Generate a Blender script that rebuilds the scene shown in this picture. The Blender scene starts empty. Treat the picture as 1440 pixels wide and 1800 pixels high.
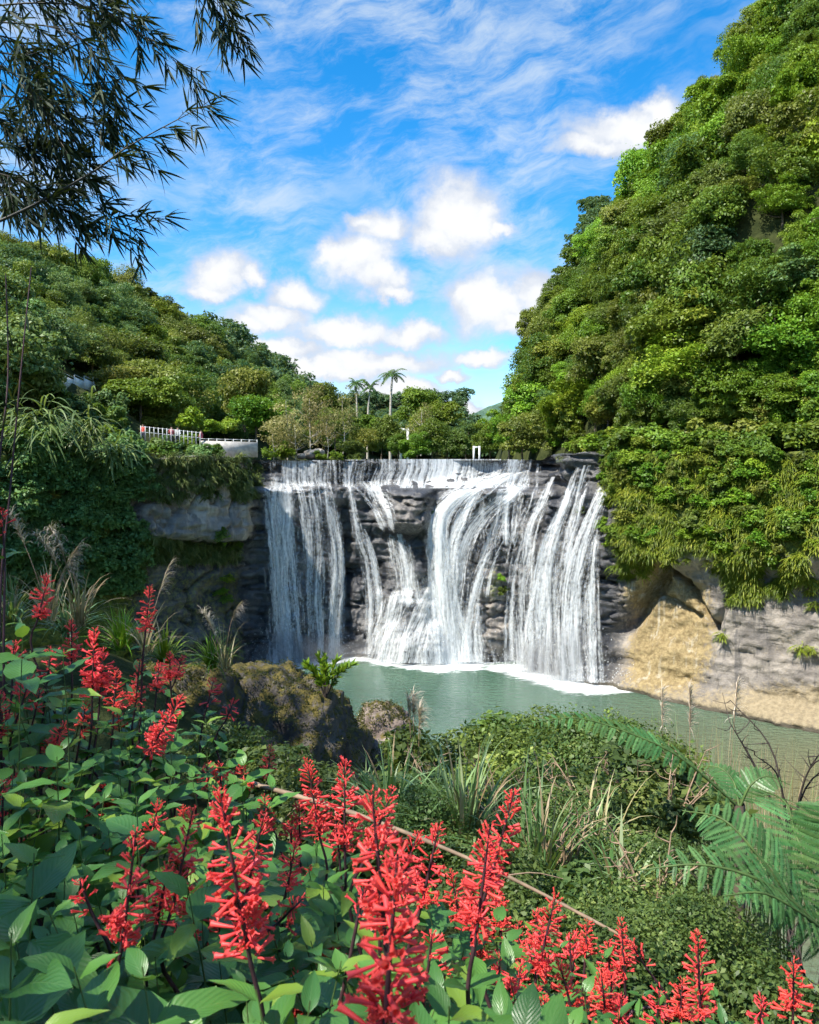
import bpy, math, random, time
import numpy as np
from mathutils import Vector, Matrix
from mathutils.bvhtree import BVHTree

T0 = time.time()
rng = np.random.default_rng(7)
random.seed(7)
SC = bpy.context.scene
COL = SC.collection

# ------------------------------------------------------------------ camera
F = 1330.0                        # focal length in pixels of the 1440 x 1800 photograph
PITCH = math.atan(70 / F)
CAM = np.array([0.0, 0.0, 19.0])  # pool surface is z = 0
cd = bpy.data.cameras.new('camera')
cam = bpy.data.objects.new('camera', cd)
COL.objects.link(cam)
cam.location = CAM
cam.rotation_euler = (math.pi / 2 - PITCH, 0, 0)
cd.sensor_fit = 'HORIZONTAL'
cd.sensor_width = 36.0
cd.lens = 36.0 * F / 1440.0
cd.clip_start = 0.05
cd.clip_end = 4000
cd.dof.use_dof = True
cd.dof.focus_distance = 7.0
cd.dof.aperture_fstop = 13.0
SC.camera = cam

# ------------------------------------------------------------------ exposure and light
SUN_DIR = np.array([-0.58, -0.42, 0.96]); SUN_DIR /= np.linalg.norm(SUN_DIR)   # towards the sun
SUN_EL = math.asin(SUN_DIR[2])
SUN_AZ = math.atan2(SUN_DIR[0], SUN_DIR[1])
SC.view_settings.view_transform = 'Standard'
SC.view_settings.look = 'None'
SC.view_settings.exposure = 1.62
SC.view_settings.gamma = 1.0
SC.view_settings.use_curve_mapping = False
SC.render.engine = 'CYCLES'
cy = SC.cycles
cy.use_denoising = True
cy.max_bounces = 7
cy.diffuse_bounces = 3
cy.glossy_bounces = 2
cy.transmission_bounces = 3
cy.transparent_max_bounces = 14
cy.volume_bounces = 0
cy.use_adaptive_sampling = True
cy.adaptive_threshold = 0.03
cy.sample_clamp_indirect = 4.0

def ray(px, py):
    px = np.asarray(px, float); py = np.asarray(py, float)
    x = (px - 720) / F
    u = -(py - 900) / F
    c, s = math.cos(PITCH), math.sin(PITCH)
    return np.stack([x, c + u * s, -s + u * c], -1)

def at(px, py, y):
    """world point on the pixel's line of sight at forward distance y"""
    r = ray(px, py)
    return CAM + r * (np.asarray(y, float)[..., None] / r[..., 1:2])

def proj(P):
    d = np.asarray(P, float) - CAM
    c, s = math.cos(PITCH), math.sin(PITCH)
    fwd = d[..., 1] * c - d[..., 2] * s
    up = d[..., 1] * s + d[..., 2] * c
    fwd = np.where(np.abs(fwd) < 1e-6, 1e-6, fwd)
    return 720 + F * d[..., 0] / fwd, 900 - F * up / fwd, fwd

class NT:
    """tiny helper to write node trees"""
    def __init__(s, tree):
        s.t = tree; s.n = tree.nodes; s.l = tree.links
        s.n.clear()
    def node(s, typ, **kw):
        nd = s.n.new(typ)
        for k, v in kw.items():
            setattr(nd, k, v)
        return nd
    def put(s, sock, v):
        if v is None:
            return
        if isinstance(v, bpy.types.NodeSocket):
            s.l.new(v, sock)
        else:
            if isinstance(v, (tuple, list)) and len(v) == 3 and sock.type == 'RGBA':
                v = (*v, 1)
            sock.default_value = v
    def m(s, op, a, b=None, c=None, clamp=False):
        nd = s.node('ShaderNodeMath', operation=op, use_clamp=clamp)
        for i, v in enumerate((a, b, c)):
            s.put(nd.inputs[i], v)
        return nd.outputs[0]
    def v(s, op, a, b=None, c=None, scale=None):
        nd = s.node('ShaderNodeVectorMath', operation=op)
        for i, q in enumerate((a, b, c)):
            if q is not None:
                s.put(nd.inputs[i], q)
        if scale is not None:
            s.put(nd.inputs['Scale'], scale)
        return nd.outputs['Value'] if op in ('LENGTH', 'DOT_PRODUCT', 'DISTANCE') else nd.outputs[0]
    def mixc(s, f, a, b, blend='MIX'):
        nd = s.node('ShaderNodeMix', data_type='RGBA', blend_type=blend)
        s.put(nd.inputs[0], f); s.put(nd.inputs[6], a); s.put(nd.inputs[7], b)
        return nd.outputs[2]
    def noise(s, vec, scale=1.0, detail=4.0, rough=0.55, dist=0.0, color=False, lac=2.0):
        nd = s.node('ShaderNodeTexNoise')
        s.put(nd.inputs['Vector'], vec)
        s.put(nd.inputs['Scale'], scale); s.put(nd.inputs['Detail'], detail)
        s.put(nd.inputs['Roughness'], rough); s.put(nd.inputs['Distortion'], dist)
        s.put(nd.inputs['Lacunarity'], lac)
        return nd.outputs['Color'] if color else nd.outputs['Fac']
    def ramp(s, v, lo, hi, a=0.0, b=1.0, smooth=True):
        nd = s.node('ShaderNodeMapRange', interpolation_type='SMOOTHSTEP' if smooth else 'LINEAR')
        nd.clamp = True
        for i, q in enumerate((v, lo, hi, a, b)):
            s.put(nd.inputs[i], q)
        return nd.outputs[0]
    def attr(s, name):
        return s.node('ShaderNodeAttribute', attribute_name=name)
    def xyz(s, x, y, z=0.0):
        nd = s.node('ShaderNodeCombineXYZ')
        s.put(nd.inputs[0], x); s.put(nd.inputs[1], y); s.put(nd.inputs[2], z)
        return nd.outputs[0]
    def sep(s, v):
        nd = s.node('ShaderNodeSeparateXYZ'); s.put(nd.inputs[0], v)
        return nd.outputs

# ------------------------------------------------------------------ sky
# cumulus clouds by direction: (px, py, half width, half height) on the photograph
CUMULUS = [(800, 380, 70, 66), (768, 415, 52, 36), (842, 385, 36, 44), (880, 393, 28, 16),
           (668, 388, 52, 34), (637, 372, 26, 18),
           (632, 452, 64, 54), (662, 495, 52, 36), (598, 440, 34, 30), (690, 522, 40, 14),
           (385, 478, 42, 42), (438, 488, 28, 22), (378, 508, 36, 18),
           (482, 560, 66, 28), (518, 515, 50, 32), (448, 572, 36, 20),
           (860, 530, 84, 54), (948, 510, 52, 42), (816, 518, 44, 40), (905, 568, 70, 24),
           (1100, 215, 86, 34), (1050, 245, 62, 20), (1152, 188, 40, 24),
           (600, 588, 110, 30), (480, 622, 90, 24), (650, 640, 150, 28), (722, 588, 60, 24), (560, 655, 170, 22),
           (840, 630, 46, 17), (800, 664, 32, 12), (822, 722, 40, 18), (700, 692, 90, 22), (1052, 424, 18, 12)]

def build_world():
    w = bpy.data.worlds.new('World')
    SC.world = w
    w.use_nodes = True
    g = NT(w.node_tree)
    STR = 0.12
    sky = g.node('ShaderNodeTexSky', sky_type='NISHITA')
    sky.sun_disc = False
    sky.sun_elevation = SUN_EL
    sky.sun_rotation = SUN_AZ
    sky.air_density = 1.0; sky.dust_density = 0.25; sky.ozone_density = 3.0
    hs = g.node('ShaderNodeHueSaturation')
    hs.inputs['Saturation'].default_value = 1.42
    hs.inputs['Value'].default_value = 0.73
    hs.inputs['Hue'].default_value = 0.497
    g.l.new(sky.outputs[0], hs.inputs['Color'])
    d = g.node('ShaderNodeTexCoord').outputs['Generated']
    x, y, z = g.sep(d)
    az = g.m('ARCTAN2', x, y)
    az = g.m('SUBTRACT', g.m('PINGPONG', g.m('ADD', az, 0.62), 1.24), 0.62)   # the cloud field goes on all round
    hyp = g.m('SQRT', g.m('ADD', g.m('MULTIPLY', x, x), g.m('MULTIPLY', y, y)))
    el = g.m('DIVIDE', z, g.m('MAXIMUM', hyp, 0.02))
    p0 = g.xyz(az, el, 0.0)
    w1 = g.v('SUBTRACT', g.noise(p0, 9.0, 3.0, 0.5, color=True), (0.5, 0.5, 0.5))
    w2 = g.v('SUBTRACT', g.noise(p0, 34.0, 5.0, 0.62, color=True), (0.5, 0.5, 0.5))
    p = g.v('ADD', p0, g.v('ADD', g.v('SCALE', w1, scale=0.060), g.v('SCALE', w2, scale=0.036)))
    p = g.v('MULTIPLY', p, (1, 1, 0))
    f = None
    for (cx, cyy, rx, ry) in CUMULUS:
        r = ray(cx, cyy)
        a = math.atan2(r[0], r[1]); e = r[2] / math.hypot(r[0], r[1])
        q = g.v('MULTIPLY', g.v('SUBTRACT', p, (a, e, 0)), (F / rx / 1.36, F / ry / 1.36, 0))
        b = g.m('SUBTRACT', 1.0, g.v('LENGTH', q))
        f = b if f is None else g.m('SMOOTH_MAX', f, b, 0.12)
    fine = g.noise(p0, 30.0, 6.0, 0.6)
    f2 = g.m('ADD', f, g.m('MULTIPLY', g.m('SUBTRACT', fine, 0.5), 0.55))
    cum = g.ramp(f2, -0.10, 0.58)
    # high cirrus: stretched streaks
    cv = g.v('MULTIPLY', p0, (5.2, 8.5, 1.0))
    cv = g.v('ADD', cv, g.v('SCALE', w1, scale=0.55))
    rot = g.node('ShaderNodeVectorRotate', rotation_type='Z_AXIS')
    g.put(rot.inputs['Vector'], cv); rot.inputs['Angle'].default_value = -0.5
    st = g.v('MULTIPLY', rot.outputs[0], (0.75, 1.5, 1))
    c1 = g.noise(st, 1.25, 8.0, 0.68, 0.0)
    c2 = g.noise(p0, 3.1, 3.0, 0.5)
    cirr = g.m('MULTIPLY', g.ramp(c1, 0.38, 0.70), g.ramp(g.m('ADD', c2, g.m('MULTIPLY', el, 0.22)), 0.36, 0.62))
    cirr = g.m('MULTIPLY', cirr, 0.74)
    # low veil of cloud near the horizon
    veil = g.m('MULTIPLY', g.ramp(el, 0.30, 0.02), g.ramp(g.noise(g.v('MULTIPLY', p0, (3.0, 9.0, 1)), 2.0, 5.0, 0.55), 0.36, 0.7))
    veil = g.m('MULTIPLY', veil, 0.75)
    thin = g.m('MAXIMUM', cirr, veil)
    K = 1.0 / STR
    bright = g.ramp(g.m('ADD', g.m('MULTIPLY', g.noise(g.v('ADD', p, (0, 0.012, 0)), 13.0, 4.0, 0.55), 0.7), g.m('MULTIPLY', f2, 0.45)), 0.36, 0.78, 0.74, 1.0)
    ccol = g.v('SCALE', g.mixc(g.ramp(bright, 0.74, 1.0), (0.215, 0.24, 0.285), (0.328, 0.333, 0.340)), scale=K)
    col = g.mixc(thin, hs.outputs[0], (0.25 * K, 0.285 * K, 0.318 * K))
    col = g.mixc(cum, col, ccol)
    bg = g.node('ShaderNodeBackground')
    bg.inputs['Strength'].default_value = STR
    g.l.new(col, bg.inputs['Color'])
    out = g.node('ShaderNodeOutputWorld')
    g.l.new(bg.outputs[0], out.inputs['Surface'])
    w.cycles.sampling_method = 'MANUAL'
    w.cycles.sample_map_resolution = 512
build_world()

sd = bpy.data.lights.new('sun', 'SUN')
sd.energy = 3.0
sd.angle = math.radians(0.53)
sd.color = (1.0, 0.94, 0.84)
sun = bpy.data.objects.new('sun', sd)
COL.objects.link(sun)
sun.location = (-60, -30, 90)
sun.rotation_euler = Vector(SUN_DIR).to_track_quat('Z', 'Y').to_euler()

# ------------------------------------------------------------------ helpers: noise, meshes, objects
def _hash(ix, iy, iz, seed):
    h = (ix * np.int64(374761393) + iy * np.int64(668265263) + iz * np.int64(2147483647) + seed * np.int64(974634777)) & 0xFFFFFFFF
    h = ((h ^ (h >> 13)) * np.int64(1274126177)) & 0xFFFFFFFF
    h = (h ^ (h >> 16)) & 0xFFFFFFFF
    return h.astype(float) / 4294967295.0

def vnoise(x, y, z=0.0, seed=0):
    x, y, z = np.broadcast_arrays(np.asarray(x, float), np.asarray(y, float), np.asarray(z, float))
    ix, iy, iz = np.floor(x).astype(np.int64), np.floor(y).astype(np.int64), np.floor(z).astype(np.int64)
    fx, fy, fz = x - ix, y - iy, z - iz
    fx, fy, fz = [t * t * t * (t * (t * 6 - 15) + 10) for t in (fx, fy, fz)]
    r = 0
    for dx in (0, 1):
        for dy in (0, 1):
            for dz in (0, 1):
                wgt = (fx if dx else 1 - fx) * (fy if dy else 1 - fy) * (fz if dz else 1 - fz)
                r = r + wgt * _hash(ix + dx, iy + dy, iz + dz, seed)
    return r * 2 - 1

def fbm(x, y, z=0.0, oct=4, seed=0, gain=0.5):
    a, s, r = 1.0, 0.0, 0.0
    x, y, z = np.asarray(x, float), np.asarray(y, float), np.asarray(z, float)
    for o in range(oct):
        r = r + a * vnoise(x, y, z, seed + o * 17)
        s += a; a *= gain
        x = x * 2.03 + 5.1; y = y * 2.03 + 1.7; z = z * 2.03 + 3.3
    return r / s

def sstep(a, b, t):
    t = np.clip((np.asarray(t, float) - a) / (b - a), 0, 1)
    return t * t * (3 - 2 * t)

def mesh_np(name, V, Fc, mat=None, attrs=None, uv=None, smooth=True):
    """V (n,3); Fc (m,3|4) ints or a list of such arrays; attrs: dict of per-vertex floats; uv per vertex (n,2)"""
    me = bpy.data.meshes.new(name)
    V = np.ascontiguousarray(V, np.float32)
    Fl = Fc if isinstance(Fc, list) else [Fc]
    Fl = [np.asarray(f, np.int32) for f in Fl if len(f)]
    me.vertices.add(len(V)); me.vertices.foreach_set('co', V.ravel())
    idx = np.concatenate([f.ravel() for f in Fl])
    cnt = np.concatenate([np.full(len(f), f.shape[1], np.int32) for f in Fl])
    st = np.concatenate([[0], np.cumsum(cnt)[:-1]]).astype(np.int32)
    me.loops.add(len(idx)); me.loops.foreach_set('vertex_index', idx)
    me.polygons.add(len(cnt)); me.polygons.foreach_set('loop_start', st)
    if smooth:
        me.polygons.foreach_set('use_smooth', np.ones(len(cnt), bool))
    me.update(calc_edges=True)
    if attrs:
        for k, a in attrs.items():
            at_ = me.attributes.new(k, 'FLOAT', 'POINT')
            at_.data.foreach_set('value', np.ascontiguousarray(a, np.float32))
    if uv is not None:
        ul = me.uv_layers.new(name='UVMap')
        ul.data.foreach_set('uv', np.ascontiguousarray(np.asarray(uv, np.float32)[idx]).ravel())
    if mat is not None:
        me.materials.append(mat)
    return me

def link(name, me, parent=None, **tags):
    o = bpy.data.objects.new(name, me)
    COL.objects.link(o)
    if parent is not None:
        o.parent = parent
    for k, v in tags.items():
        o[k] = v
    return o

def thing(name, label, category, loc=(0, 0, 0), group=None, rotz=0.0):
    o = bpy.data.objects.new(name, None)
    COL.objects.link(o)
    o.location = [float(c) for c in loc]; o.rotation_euler = (0, 0, rotz)
    o.empty_display_size = 0.2
    o['label'] = label; o['category'] = category
    if group:
        o['group'] = group
    return o

def frame(pos, d, nrm, scale=1.0):
    d = Vector(d).normalized(); nrm = Vector(nrm)
    x = d.cross(nrm)
    if x.length < 1e-4:
        x = d.cross(Vector((0.3, 0.9, 0.1)))
    x.normalize(); n = x.cross(d)
    M = Matrix((x, d, n)).transposed().to_4x4()
    s = (scale,) * 3 if not hasattr(scale, '__len__') else scale
    M = Matrix.Translation(Vector(pos)) @ M @ Matrix.Diagonal((*s, 1))
    return M

def grid_faces(nu, nv):
    i = np.arange(nu * nv).reshape(nu, nv)
    return np.stack([i[:-1, :-1], i[1:, :-1], i[1:, 1:], i[:-1, 1:]], -1).reshape(-1, 4)

def tube(pts, radii, n=6, cap=True):
    pts = np.asarray(pts, float); radii = np.broadcast_to(np.asarray(radii, float), (len(pts),))
    d = np.gradient(pts, axis=0); d /= np.linalg.norm(d, axis=1, keepdims=True) + 1e-9
    ref = np.array([0.31, 0.17, 0.93]) if abs(d[:, 2]).mean() < 0.8 else np.array([0.95, 0.2, 0.1])
    a = np.cross(d, ref); a /= np.linalg.norm(a, axis=1, keepdims=True) + 1e-9
    b = np.cross(d, a)
    th = np.arange(n) / n * 2 * np.pi
    V = pts[:, None] + radii[:, None, None] * (np.cos(th)[None, :, None] * a[:, None] + np.sin(th)[None, :, None] * b[:, None])
    m = len(pts); i = np.arange(m * n).reshape(m, n); j = np.roll(i, -1, 1)
    Q = np.stack([i[:-1], j[:-1], j[1:], i[1:]], -1).reshape(-1, 4)
    return V.reshape(-1, 3), Q

class Acc:
    """collects vertices and quads"""
    def __init__(s): s.V = []; s.Q = []; s.A = []; s.n = 0
    def add(s, V, Q, a=0.0):
        V = np.asarray(V, float); s.V.append(V); s.Q.append(np.asarray(Q) + s.n)
        s.A.append(np.broadcast_to(np.asarray(a, float), (len(V),))); s.n += len(V)
    def mesh(s, name, mat, key='tint', smooth=True):
        return mesh_np(name, np.concatenate(s.V), np.concatenate(s.Q), mat, {key: np.concatenate(s.A)}, smooth=smooth)

def spline(pts, n):
    pts = np.asarray(pts, float)
    P = np.vstack([2 * pts[0] - pts[1], pts, 2 * pts[-1] - pts[-2]])
    m = len(pts) - 1
    t = np.linspace(0, m, n); k = np.minimum(t.astype(int), m - 1); u = (t - k)[:, None]
    p0, p1, p2, p3 = P[k], P[k + 1], P[k + 2], P[k + 3]
    return 0.5 * (2 * p1 + (p2 - p0) * u + (2 * p0 - 5 * p1 + 4 * p2 - p3) * u ** 2 + (3 * p1 - p0 - 3 * p2 + p3) * u ** 3)

def nrmz(v):
    return v / (np.linalg.norm(v, axis=-1, keepdims=True) + 1e-9)

def diamonds(C, D, N, L, W, bend=0.18):
    """leaf-shaped quads: centre C, direction D, normal N, length L, width W"""
    D = nrmz(D); S = nrmz(np.cross(D, N)); Nn = np.cross(S, D)
    L = np.broadcast_to(np.asarray(L, float), (len(C),))[:, None]; W = np.broadcast_to(np.asarray(W, float), (len(C),))[:, None]
    a = C - D * L * 0.5; b = C + S * W * 0.5 - D * L * 0.06 + Nn * L * bend * 0.5
    c = C + D * L * 0.5 - Nn * L * bend * 0.4; d = C - S * W * 0.5 - D * L * 0.06 + Nn * L * bend * 0.5
    V = np.stack([a, b, c, d], 1).reshape(-1, 3)
    Q = np.arange(len(V)).reshape(-1, 4)
    return V, Q

def rdir(n, r=None):
    r = r or rng
    return nrmz(r.normal(size=(n, 3)))

# ------------------------------------------------------------------ materials
def new_mat(name):
    m = bpy.data.materials.new(name); m.use_nodes = True
    g = NT(m.node_tree)
    out = g.node('ShaderNodeOutputMaterial')
    return m, g, out

def principled(g, color, rough=0.6, spec=0.4, normal=None, **kw):
    b = g.node('ShaderNodeBsdfPrincipled')
    g.put(b.inputs['Base Color'], color); g.put(b.inputs['Roughness'], rough)
    g.put(b.inputs['Specular IOR Level'], spec)
    if normal is not None:
        g.put(b.inputs['Normal'], normal)
    for k, v in kw.items():
        g.put(b.inputs[k], v)
    return b.outputs[0]

def bump(g, h, strength=0.5, dist=0.1):
    b = g.node('ShaderNodeBump')
    b.inputs['Strength'].default_value = strength; b.inputs['Distance'].default_value = dist
    g.put(b.inputs['Height'], h)
    return b.outputs[0]

def leaf_mat(name, c0, c1, c2=None, rough=0.5, transl=0.3, spec=0.35, vary=0.5, hue=0.02):
    """foliage: colour from the per-shoot tint and the plant's own random value"""
    m, g, out = new_mat(name)
    t = g.attr('tint').outputs['Fac']
    oi = g.node('ShaderNodeObjectInfo').outputs['Random']
    f = g.m('ADD', g.m('MULTIPLY', t, 1 - vary), g.m('MULTIPLY', oi, vary))
    col = g.mixc(g.ramp(f, 0.15, 0.85), c0, c1)
    if c2 is not None:
        col = g.mixc(g.ramp(f, 0.74, 1.0), col, c2)
    h = g.node('ShaderNodeHueSaturation')
    g.put(h.inputs['Hue'], g.m('ADD', 0.5 - hue, g.m('MULTIPLY', g.m('FRACT', g.m('MULTIPLY', oi, 7.31)), 2 * hue)))
    g.put(h.inputs['Value'], g.m('ADD', 0.8, g.m('MULTIPLY', g.m('FRACT', g.m('MULTIPLY', oi, 13.7)), 0.4)))
    g.put(h.inputs['Color'], col)
    col = h.outputs[0]
    b = principled(g, col, rough, spec)
    tr = g.node('ShaderNodeBsdfTranslucent')
    g.put(tr.inputs[0], g.mixc(0.5, col, (0.28, 0.36, 0.03), 'MIX'))
    mx = g.node('ShaderNodeMixShader'); mx.inputs[0].default_value = transl
    g.l.new(b, mx.inputs[1]); g.l.new(tr.outputs[0], mx.inputs[2])
    g.l.new(mx.outputs[0], out.inputs[0])
    return m

def plain_mat(name, c, rough=0.6, vary=0.3, scale=4.0, spec=0.4, bumpy=0.0):
    m, g, out = new_mat(name)
    co = g.node('ShaderNodeTexCoord').outputs['Object']
    n = g.noise(co, scale, 5.0, 0.6)
    col = g.mixc(g.ramp(n, 0.3, 0.7), tuple(x * (1 - vary) for x in c), tuple(min(1, x * (1 + vary)) for x in c))
    nm = bump(g, n, bumpy, 0.05) if bumpy else None
    g.l.new(principled(g, col, rough, spec, nm), out.inputs[0])
    return m

M = {}
M['tree_a'] = leaf_mat('tree_leaf', (0.060, 0.120, 0.014), (0.175, 0.265, 0.026), (0.30, 0.36, 0.045))
M['tree_b'] = leaf_mat('tree_leaf_olive', (0.085, 0.120, 0.020), (0.215, 0.255, 0.038), (0.34, 0.35, 0.075))
M['tree_c'] = leaf_mat('tree_leaf_bright', (0.085, 0.185, 0.012), (0.205, 0.345, 0.022), (0.32, 0.43, 0.04))
M['tree_d'] = leaf_mat('tree_leaf_cool', (0.055, 0.130, 0.045), (0.150, 0.260, 0.075), (0.26, 0.36, 0.11))
M['tree_straw'] = leaf_mat('tree_leaf_straw', (0.20, 0.18, 0.06), (0.36, 0.31, 0.13), (0.48, 0.42, 0.20))
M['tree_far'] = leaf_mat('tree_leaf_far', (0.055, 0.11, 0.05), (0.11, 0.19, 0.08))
M['moss_grass'] = leaf_mat('hanging_grass_blade', (0.085, 0.145, 0.012), (0.235, 0.300, 0.026), (0.38, 0.40, 0.05), vary=0.0)
M['cool_grass'] = leaf_mat('cool_grass_blade', (0.07, 0.11, 0.025), (0.20, 0.24, 0.07), (0.34, 0.33, 0.14), vary=0.0)
M['bark'] = plain_mat('bark', (0.11, 0.085, 0.06), 0.9, 0.4, 3.0)
M['pale_bark'] = plain_mat('pale_bark', (0.42, 0.39, 0.33), 0.85, 0.25, 3.0)

def rock_mat():
    m, g, out = new_mat('cliff_rock')
    co = g.node('ShaderNodeTexCoord').outputs['Object']
    n1 = g.noise(co, 0.45, 8.0, 0.62)
    n2 = g.noise(co, 3.0, 6.0, 0.65)
    strk = g.noise(g.v('MULTIPLY', co, (1.6, 1.6, 0.09)), 1.0, 5.0, 0.6)
    strat = g.noise(g.v('MULTIPLY', co, (0.12, 0.12, 2.4)), 1.0, 5.0, 0.6)
    dark = g.mixc(g.ramp(n1, 0.35, 0.68), (0.030, 0.033, 0.040), (0.135, 0.130, 0.125))
    dark = g.mixc(g.ramp(strat, 0.52, 0.7), dark, (0.05, 0.048, 0.046))
    pale = g.mixc(g.ramp(n1, 0.35, 0.65), (0.15, 0.135, 0.12), (0.33, 0.295, 0.25))
    pale = g.mixc(g.ramp(strk, 0.5, 0.66), pale, (0.13, 0.12, 0.11))
    ochre = g.mixc(g.ramp(n2, 0.3, 0.7), (0.175, 0.125, 0.055), (0.34, 0.265, 0.13))
    ochre = g.mixc(g.ramp(strk, 0.52, 0.7), ochre, (0.40, 0.36, 0.27))
    tan = g.mixc(g.ramp(n2, 0.3, 0.72), (0.20, 0.16, 0.095), (0.33, 0.27, 0.17))
    nm = g.m('MULTIPLY', g.m('SUBTRACT', n2, 0.5), 0.9)
    def msk(name):
        return g.ramp(g.m('ADD', g.attr(name).outputs['Fac'], nm), 0.3, 0.7)
    col = g.mixc(msk('pale'), dark, pale)
    col = g.mixc(msk('ochre'), col, ochre)
    col = g.mixc(msk('tan'), col, tan)
    slab = g.mixc(g.ramp(strk, 0.40, 0.62), (0.40, 0.365, 0.31), (0.19, 0.175, 0.155))
    col = g.mixc(msk('slab'), col, g.mixc(g.ramp(n1, 0.3, 0.6), (0.21, 0.20, 0.185), slab))
    moss = g.mixc(g.ramp(n2, 0.35, 0.65), (0.045, 0.07, 0.012), (0.15, 0.17, 0.02))
    col = g.mixc(msk('moss'), col, moss)
    zz = g.sep(co)[2]
    col = g.mixc(g.ramp(g.m('ADD', zz, g.m('MULTIPLY', g.m('SUBTRACT', n2, 0.5), 0.5)), 0.42, 0.2), col, (0.085, 0.072, 0.05))
    h = g.m('ADD', g.m('MULTIPLY', n1, 0.8), g.m('ADD', g.m('MULTIPLY', n2, 0.35), g.m('MULTIPLY', strat, 0.35)))
    rough = g.ramp(g.attr('wet').outputs['Fac'], 0.0, 1.0, 0.85, 0.38)
    g.l.new(principled(g, col, rough, 0.45, bump(g, h, 1.0, 0.35)), out.inputs[0])
    return m
M['rock'] = rock_mat()

def soil_mat():
    m, g, out = new_mat('forest_soil')
    co = g.node('ShaderNodeTexCoord').outputs['Object']
    n = g.noise(co, 0.9, 7.0, 0.65)
    col = g.mixc(g.ramp(n, 0.35, 0.65), (0.022, 0.030, 0.010), (0.050, 0.060, 0.020))
    g.l.new(principled(g, col, 0.95, 0.1, bump(g, n, 0.8, 0.4)), out.inputs[0])
    return m
M['soil'] = soil_mat()

def pool_mat():
    m, g, out = new_mat('pool_water')
    co = g.node('ShaderNodeTexCoord').outputs['Object']
    wv = g.v('MULTIPLY', co, (0.55, 1.25, 1.0))
    n1 = g.noise(wv, 1.9, 3.0, 0.5, 0.4)
    n2 = g.noise(wv, 4.2, 3.0, 0.55, 0.3)
    h = g.m('ADD', g.m('MULTIPLY', n1, 0.7), g.m('MULTIPLY', n2, 0.3))
    body = g.mixc(g.ramp(g.noise(co, 0.09, 3.0), 0.35, 0.65), (0.056, 0.112, 0.078), (0.082, 0.150, 0.105))
    sh = g.attr('silt').outputs['Fac']
    body = g.mixc(sh, body, (0.15, 0.14, 0.07))
    fo = g.attr('foam').outputs['Fac']
    fn = g.noise(g.v('MULTIPLY', co, (1.0, 2.4, 1.0)), 0.75, 7.0, 0.68, 0.8)
    fmask = g.ramp(g.m('ADD', fo, g.m('MULTIPLY', g.m('SUBTRACT', fn, 0.5), 0.95)), 0.36, 0.66)
    col = g.mixc(fmask, body, (0.82, 0.86, 0.86))
    rough = g.m('ADD', 0.05, g.m('MULTIPLY', fmask, 0.7))
    g.l.new(principled(g, col, rough, 0.5, bump(g, h, 1.0, 0.42), IOR=1.33), out.inputs[0])
    return m
M['pool'] = pool_mat()

def fall_mat():
    m, g, out = new_mat('white_water')
    uv = g.node('ShaderNodeTexCoord').outputs['UV']
    u, v, _ = g.sep(uv)
    ed = g.attr('edge').outputs['Fac']; de = g.attr('dens').outputs['Fac']; sd_ = g.attr('seed').outputs['Fac']
    wob = g.m('MULTIPLY', g.m('SUBTRACT', g.noise(g.xyz(g.m('MULTIPLY', u, 0.5), g.m('MULTIPLY', v, 0.35), sd_), 1.0, 2.0), 0.5), 0.55)
    uu = g.m('ADD', u, wob)
    n1 = g.noise(g.xyz(g.m('MULTIPLY', uu, 1.5), g.m('MULTIPLY', v, 0.085), sd_), 1.0, 3.0, 0.55)
    n2 = g.noise(g.xyz(g.m('MULTIPLY', uu, 5.5), g.m('MULTIPLY', v, 0.30), sd_), 1.0, 4.0, 0.6)
    n3 = g.noise(g.xyz(g.m('MULTIPLY', u, 4.5), g.m('MULTIPLY', v, 2.6), sd_), 1.0, 3.0, 0.6)
    n = g.m('ADD', g.m('ADD', g.m('MULTIPLY', n1, 0.42), g.m('MULTIPLY', n2, 0.34)), g.m('MULTIPLY', n3, 0.24))
    thr = g.m('ADD', g.m('SUBTRACT', 0.69, g.m('MULTIPLY', de, 0.36)), g.m('MULTIPLY', g.m('POWER', ed, 1.7), 0.27))
    a = g.ramp(g.m('SUBTRACT', n, thr), -0.10, 0.15)
    a = g.m('MULTIPLY', a, g.ramp(ed, 1.0, 0.82))
    dif = g.node('ShaderNodeBsdfDiffuse')
    g.put(dif.inputs['Color'], g.mixc(g.ramp(n2, 0.3, 0.65), (0.60, 0.65, 0.67), (0.86, 0.88, 0.88)))
    g.put(dif.inputs['Normal'], bump(g, n, 0.55, 0.5))
    tl = g.node('ShaderNodeBsdfTranslucent'); tl.inputs[0].default_value = (0.85, 0.9, 0.92, 1)
    mx = g.node('ShaderNodeMixShader'); mx.inputs[0].default_value = 0.30
    g.l.new(dif.outputs[0], mx.inputs[1]); g.l.new(tl.outputs[0], mx.inputs[2])
    tp = g.node('ShaderNodeBsdfTransparent')
    m2 = g.node('ShaderNodeMixShader')
    g.l.new(g.m('MULTIPLY', a, 0.97), m2.inputs[0]); g.l.new(tp.outputs[0], m2.inputs[1]); g.l.new(mx.outputs[0], m2.inputs[2])
    g.l.new(m2.outputs[0], out.inputs[0])
    return m
M['fall'] = fall_mat()

# ------------------------------------------------------------------ the gorge: plan lines of the cliffs
LEFT_BANK = np.array([(-33, 26), (-35, 42), (-32, 55), (-25, 64), (-18.5, 70), (-16, 75), (-17, 82), (-20, 94), (-16, 112), (-8, 140), (4, 180), (14, 230), (20, 300)], float)
RIGHT_BANK = np.array([(46, 10), (42, 30), (37, 47), (31, 55.5), (26, 60.5), (21, 65), (17.5, 69.5), (16.5, 76), (14, 86), (11.5, 100), (10, 118), (13, 150), (24, 190), (42, 240)], float)

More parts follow.
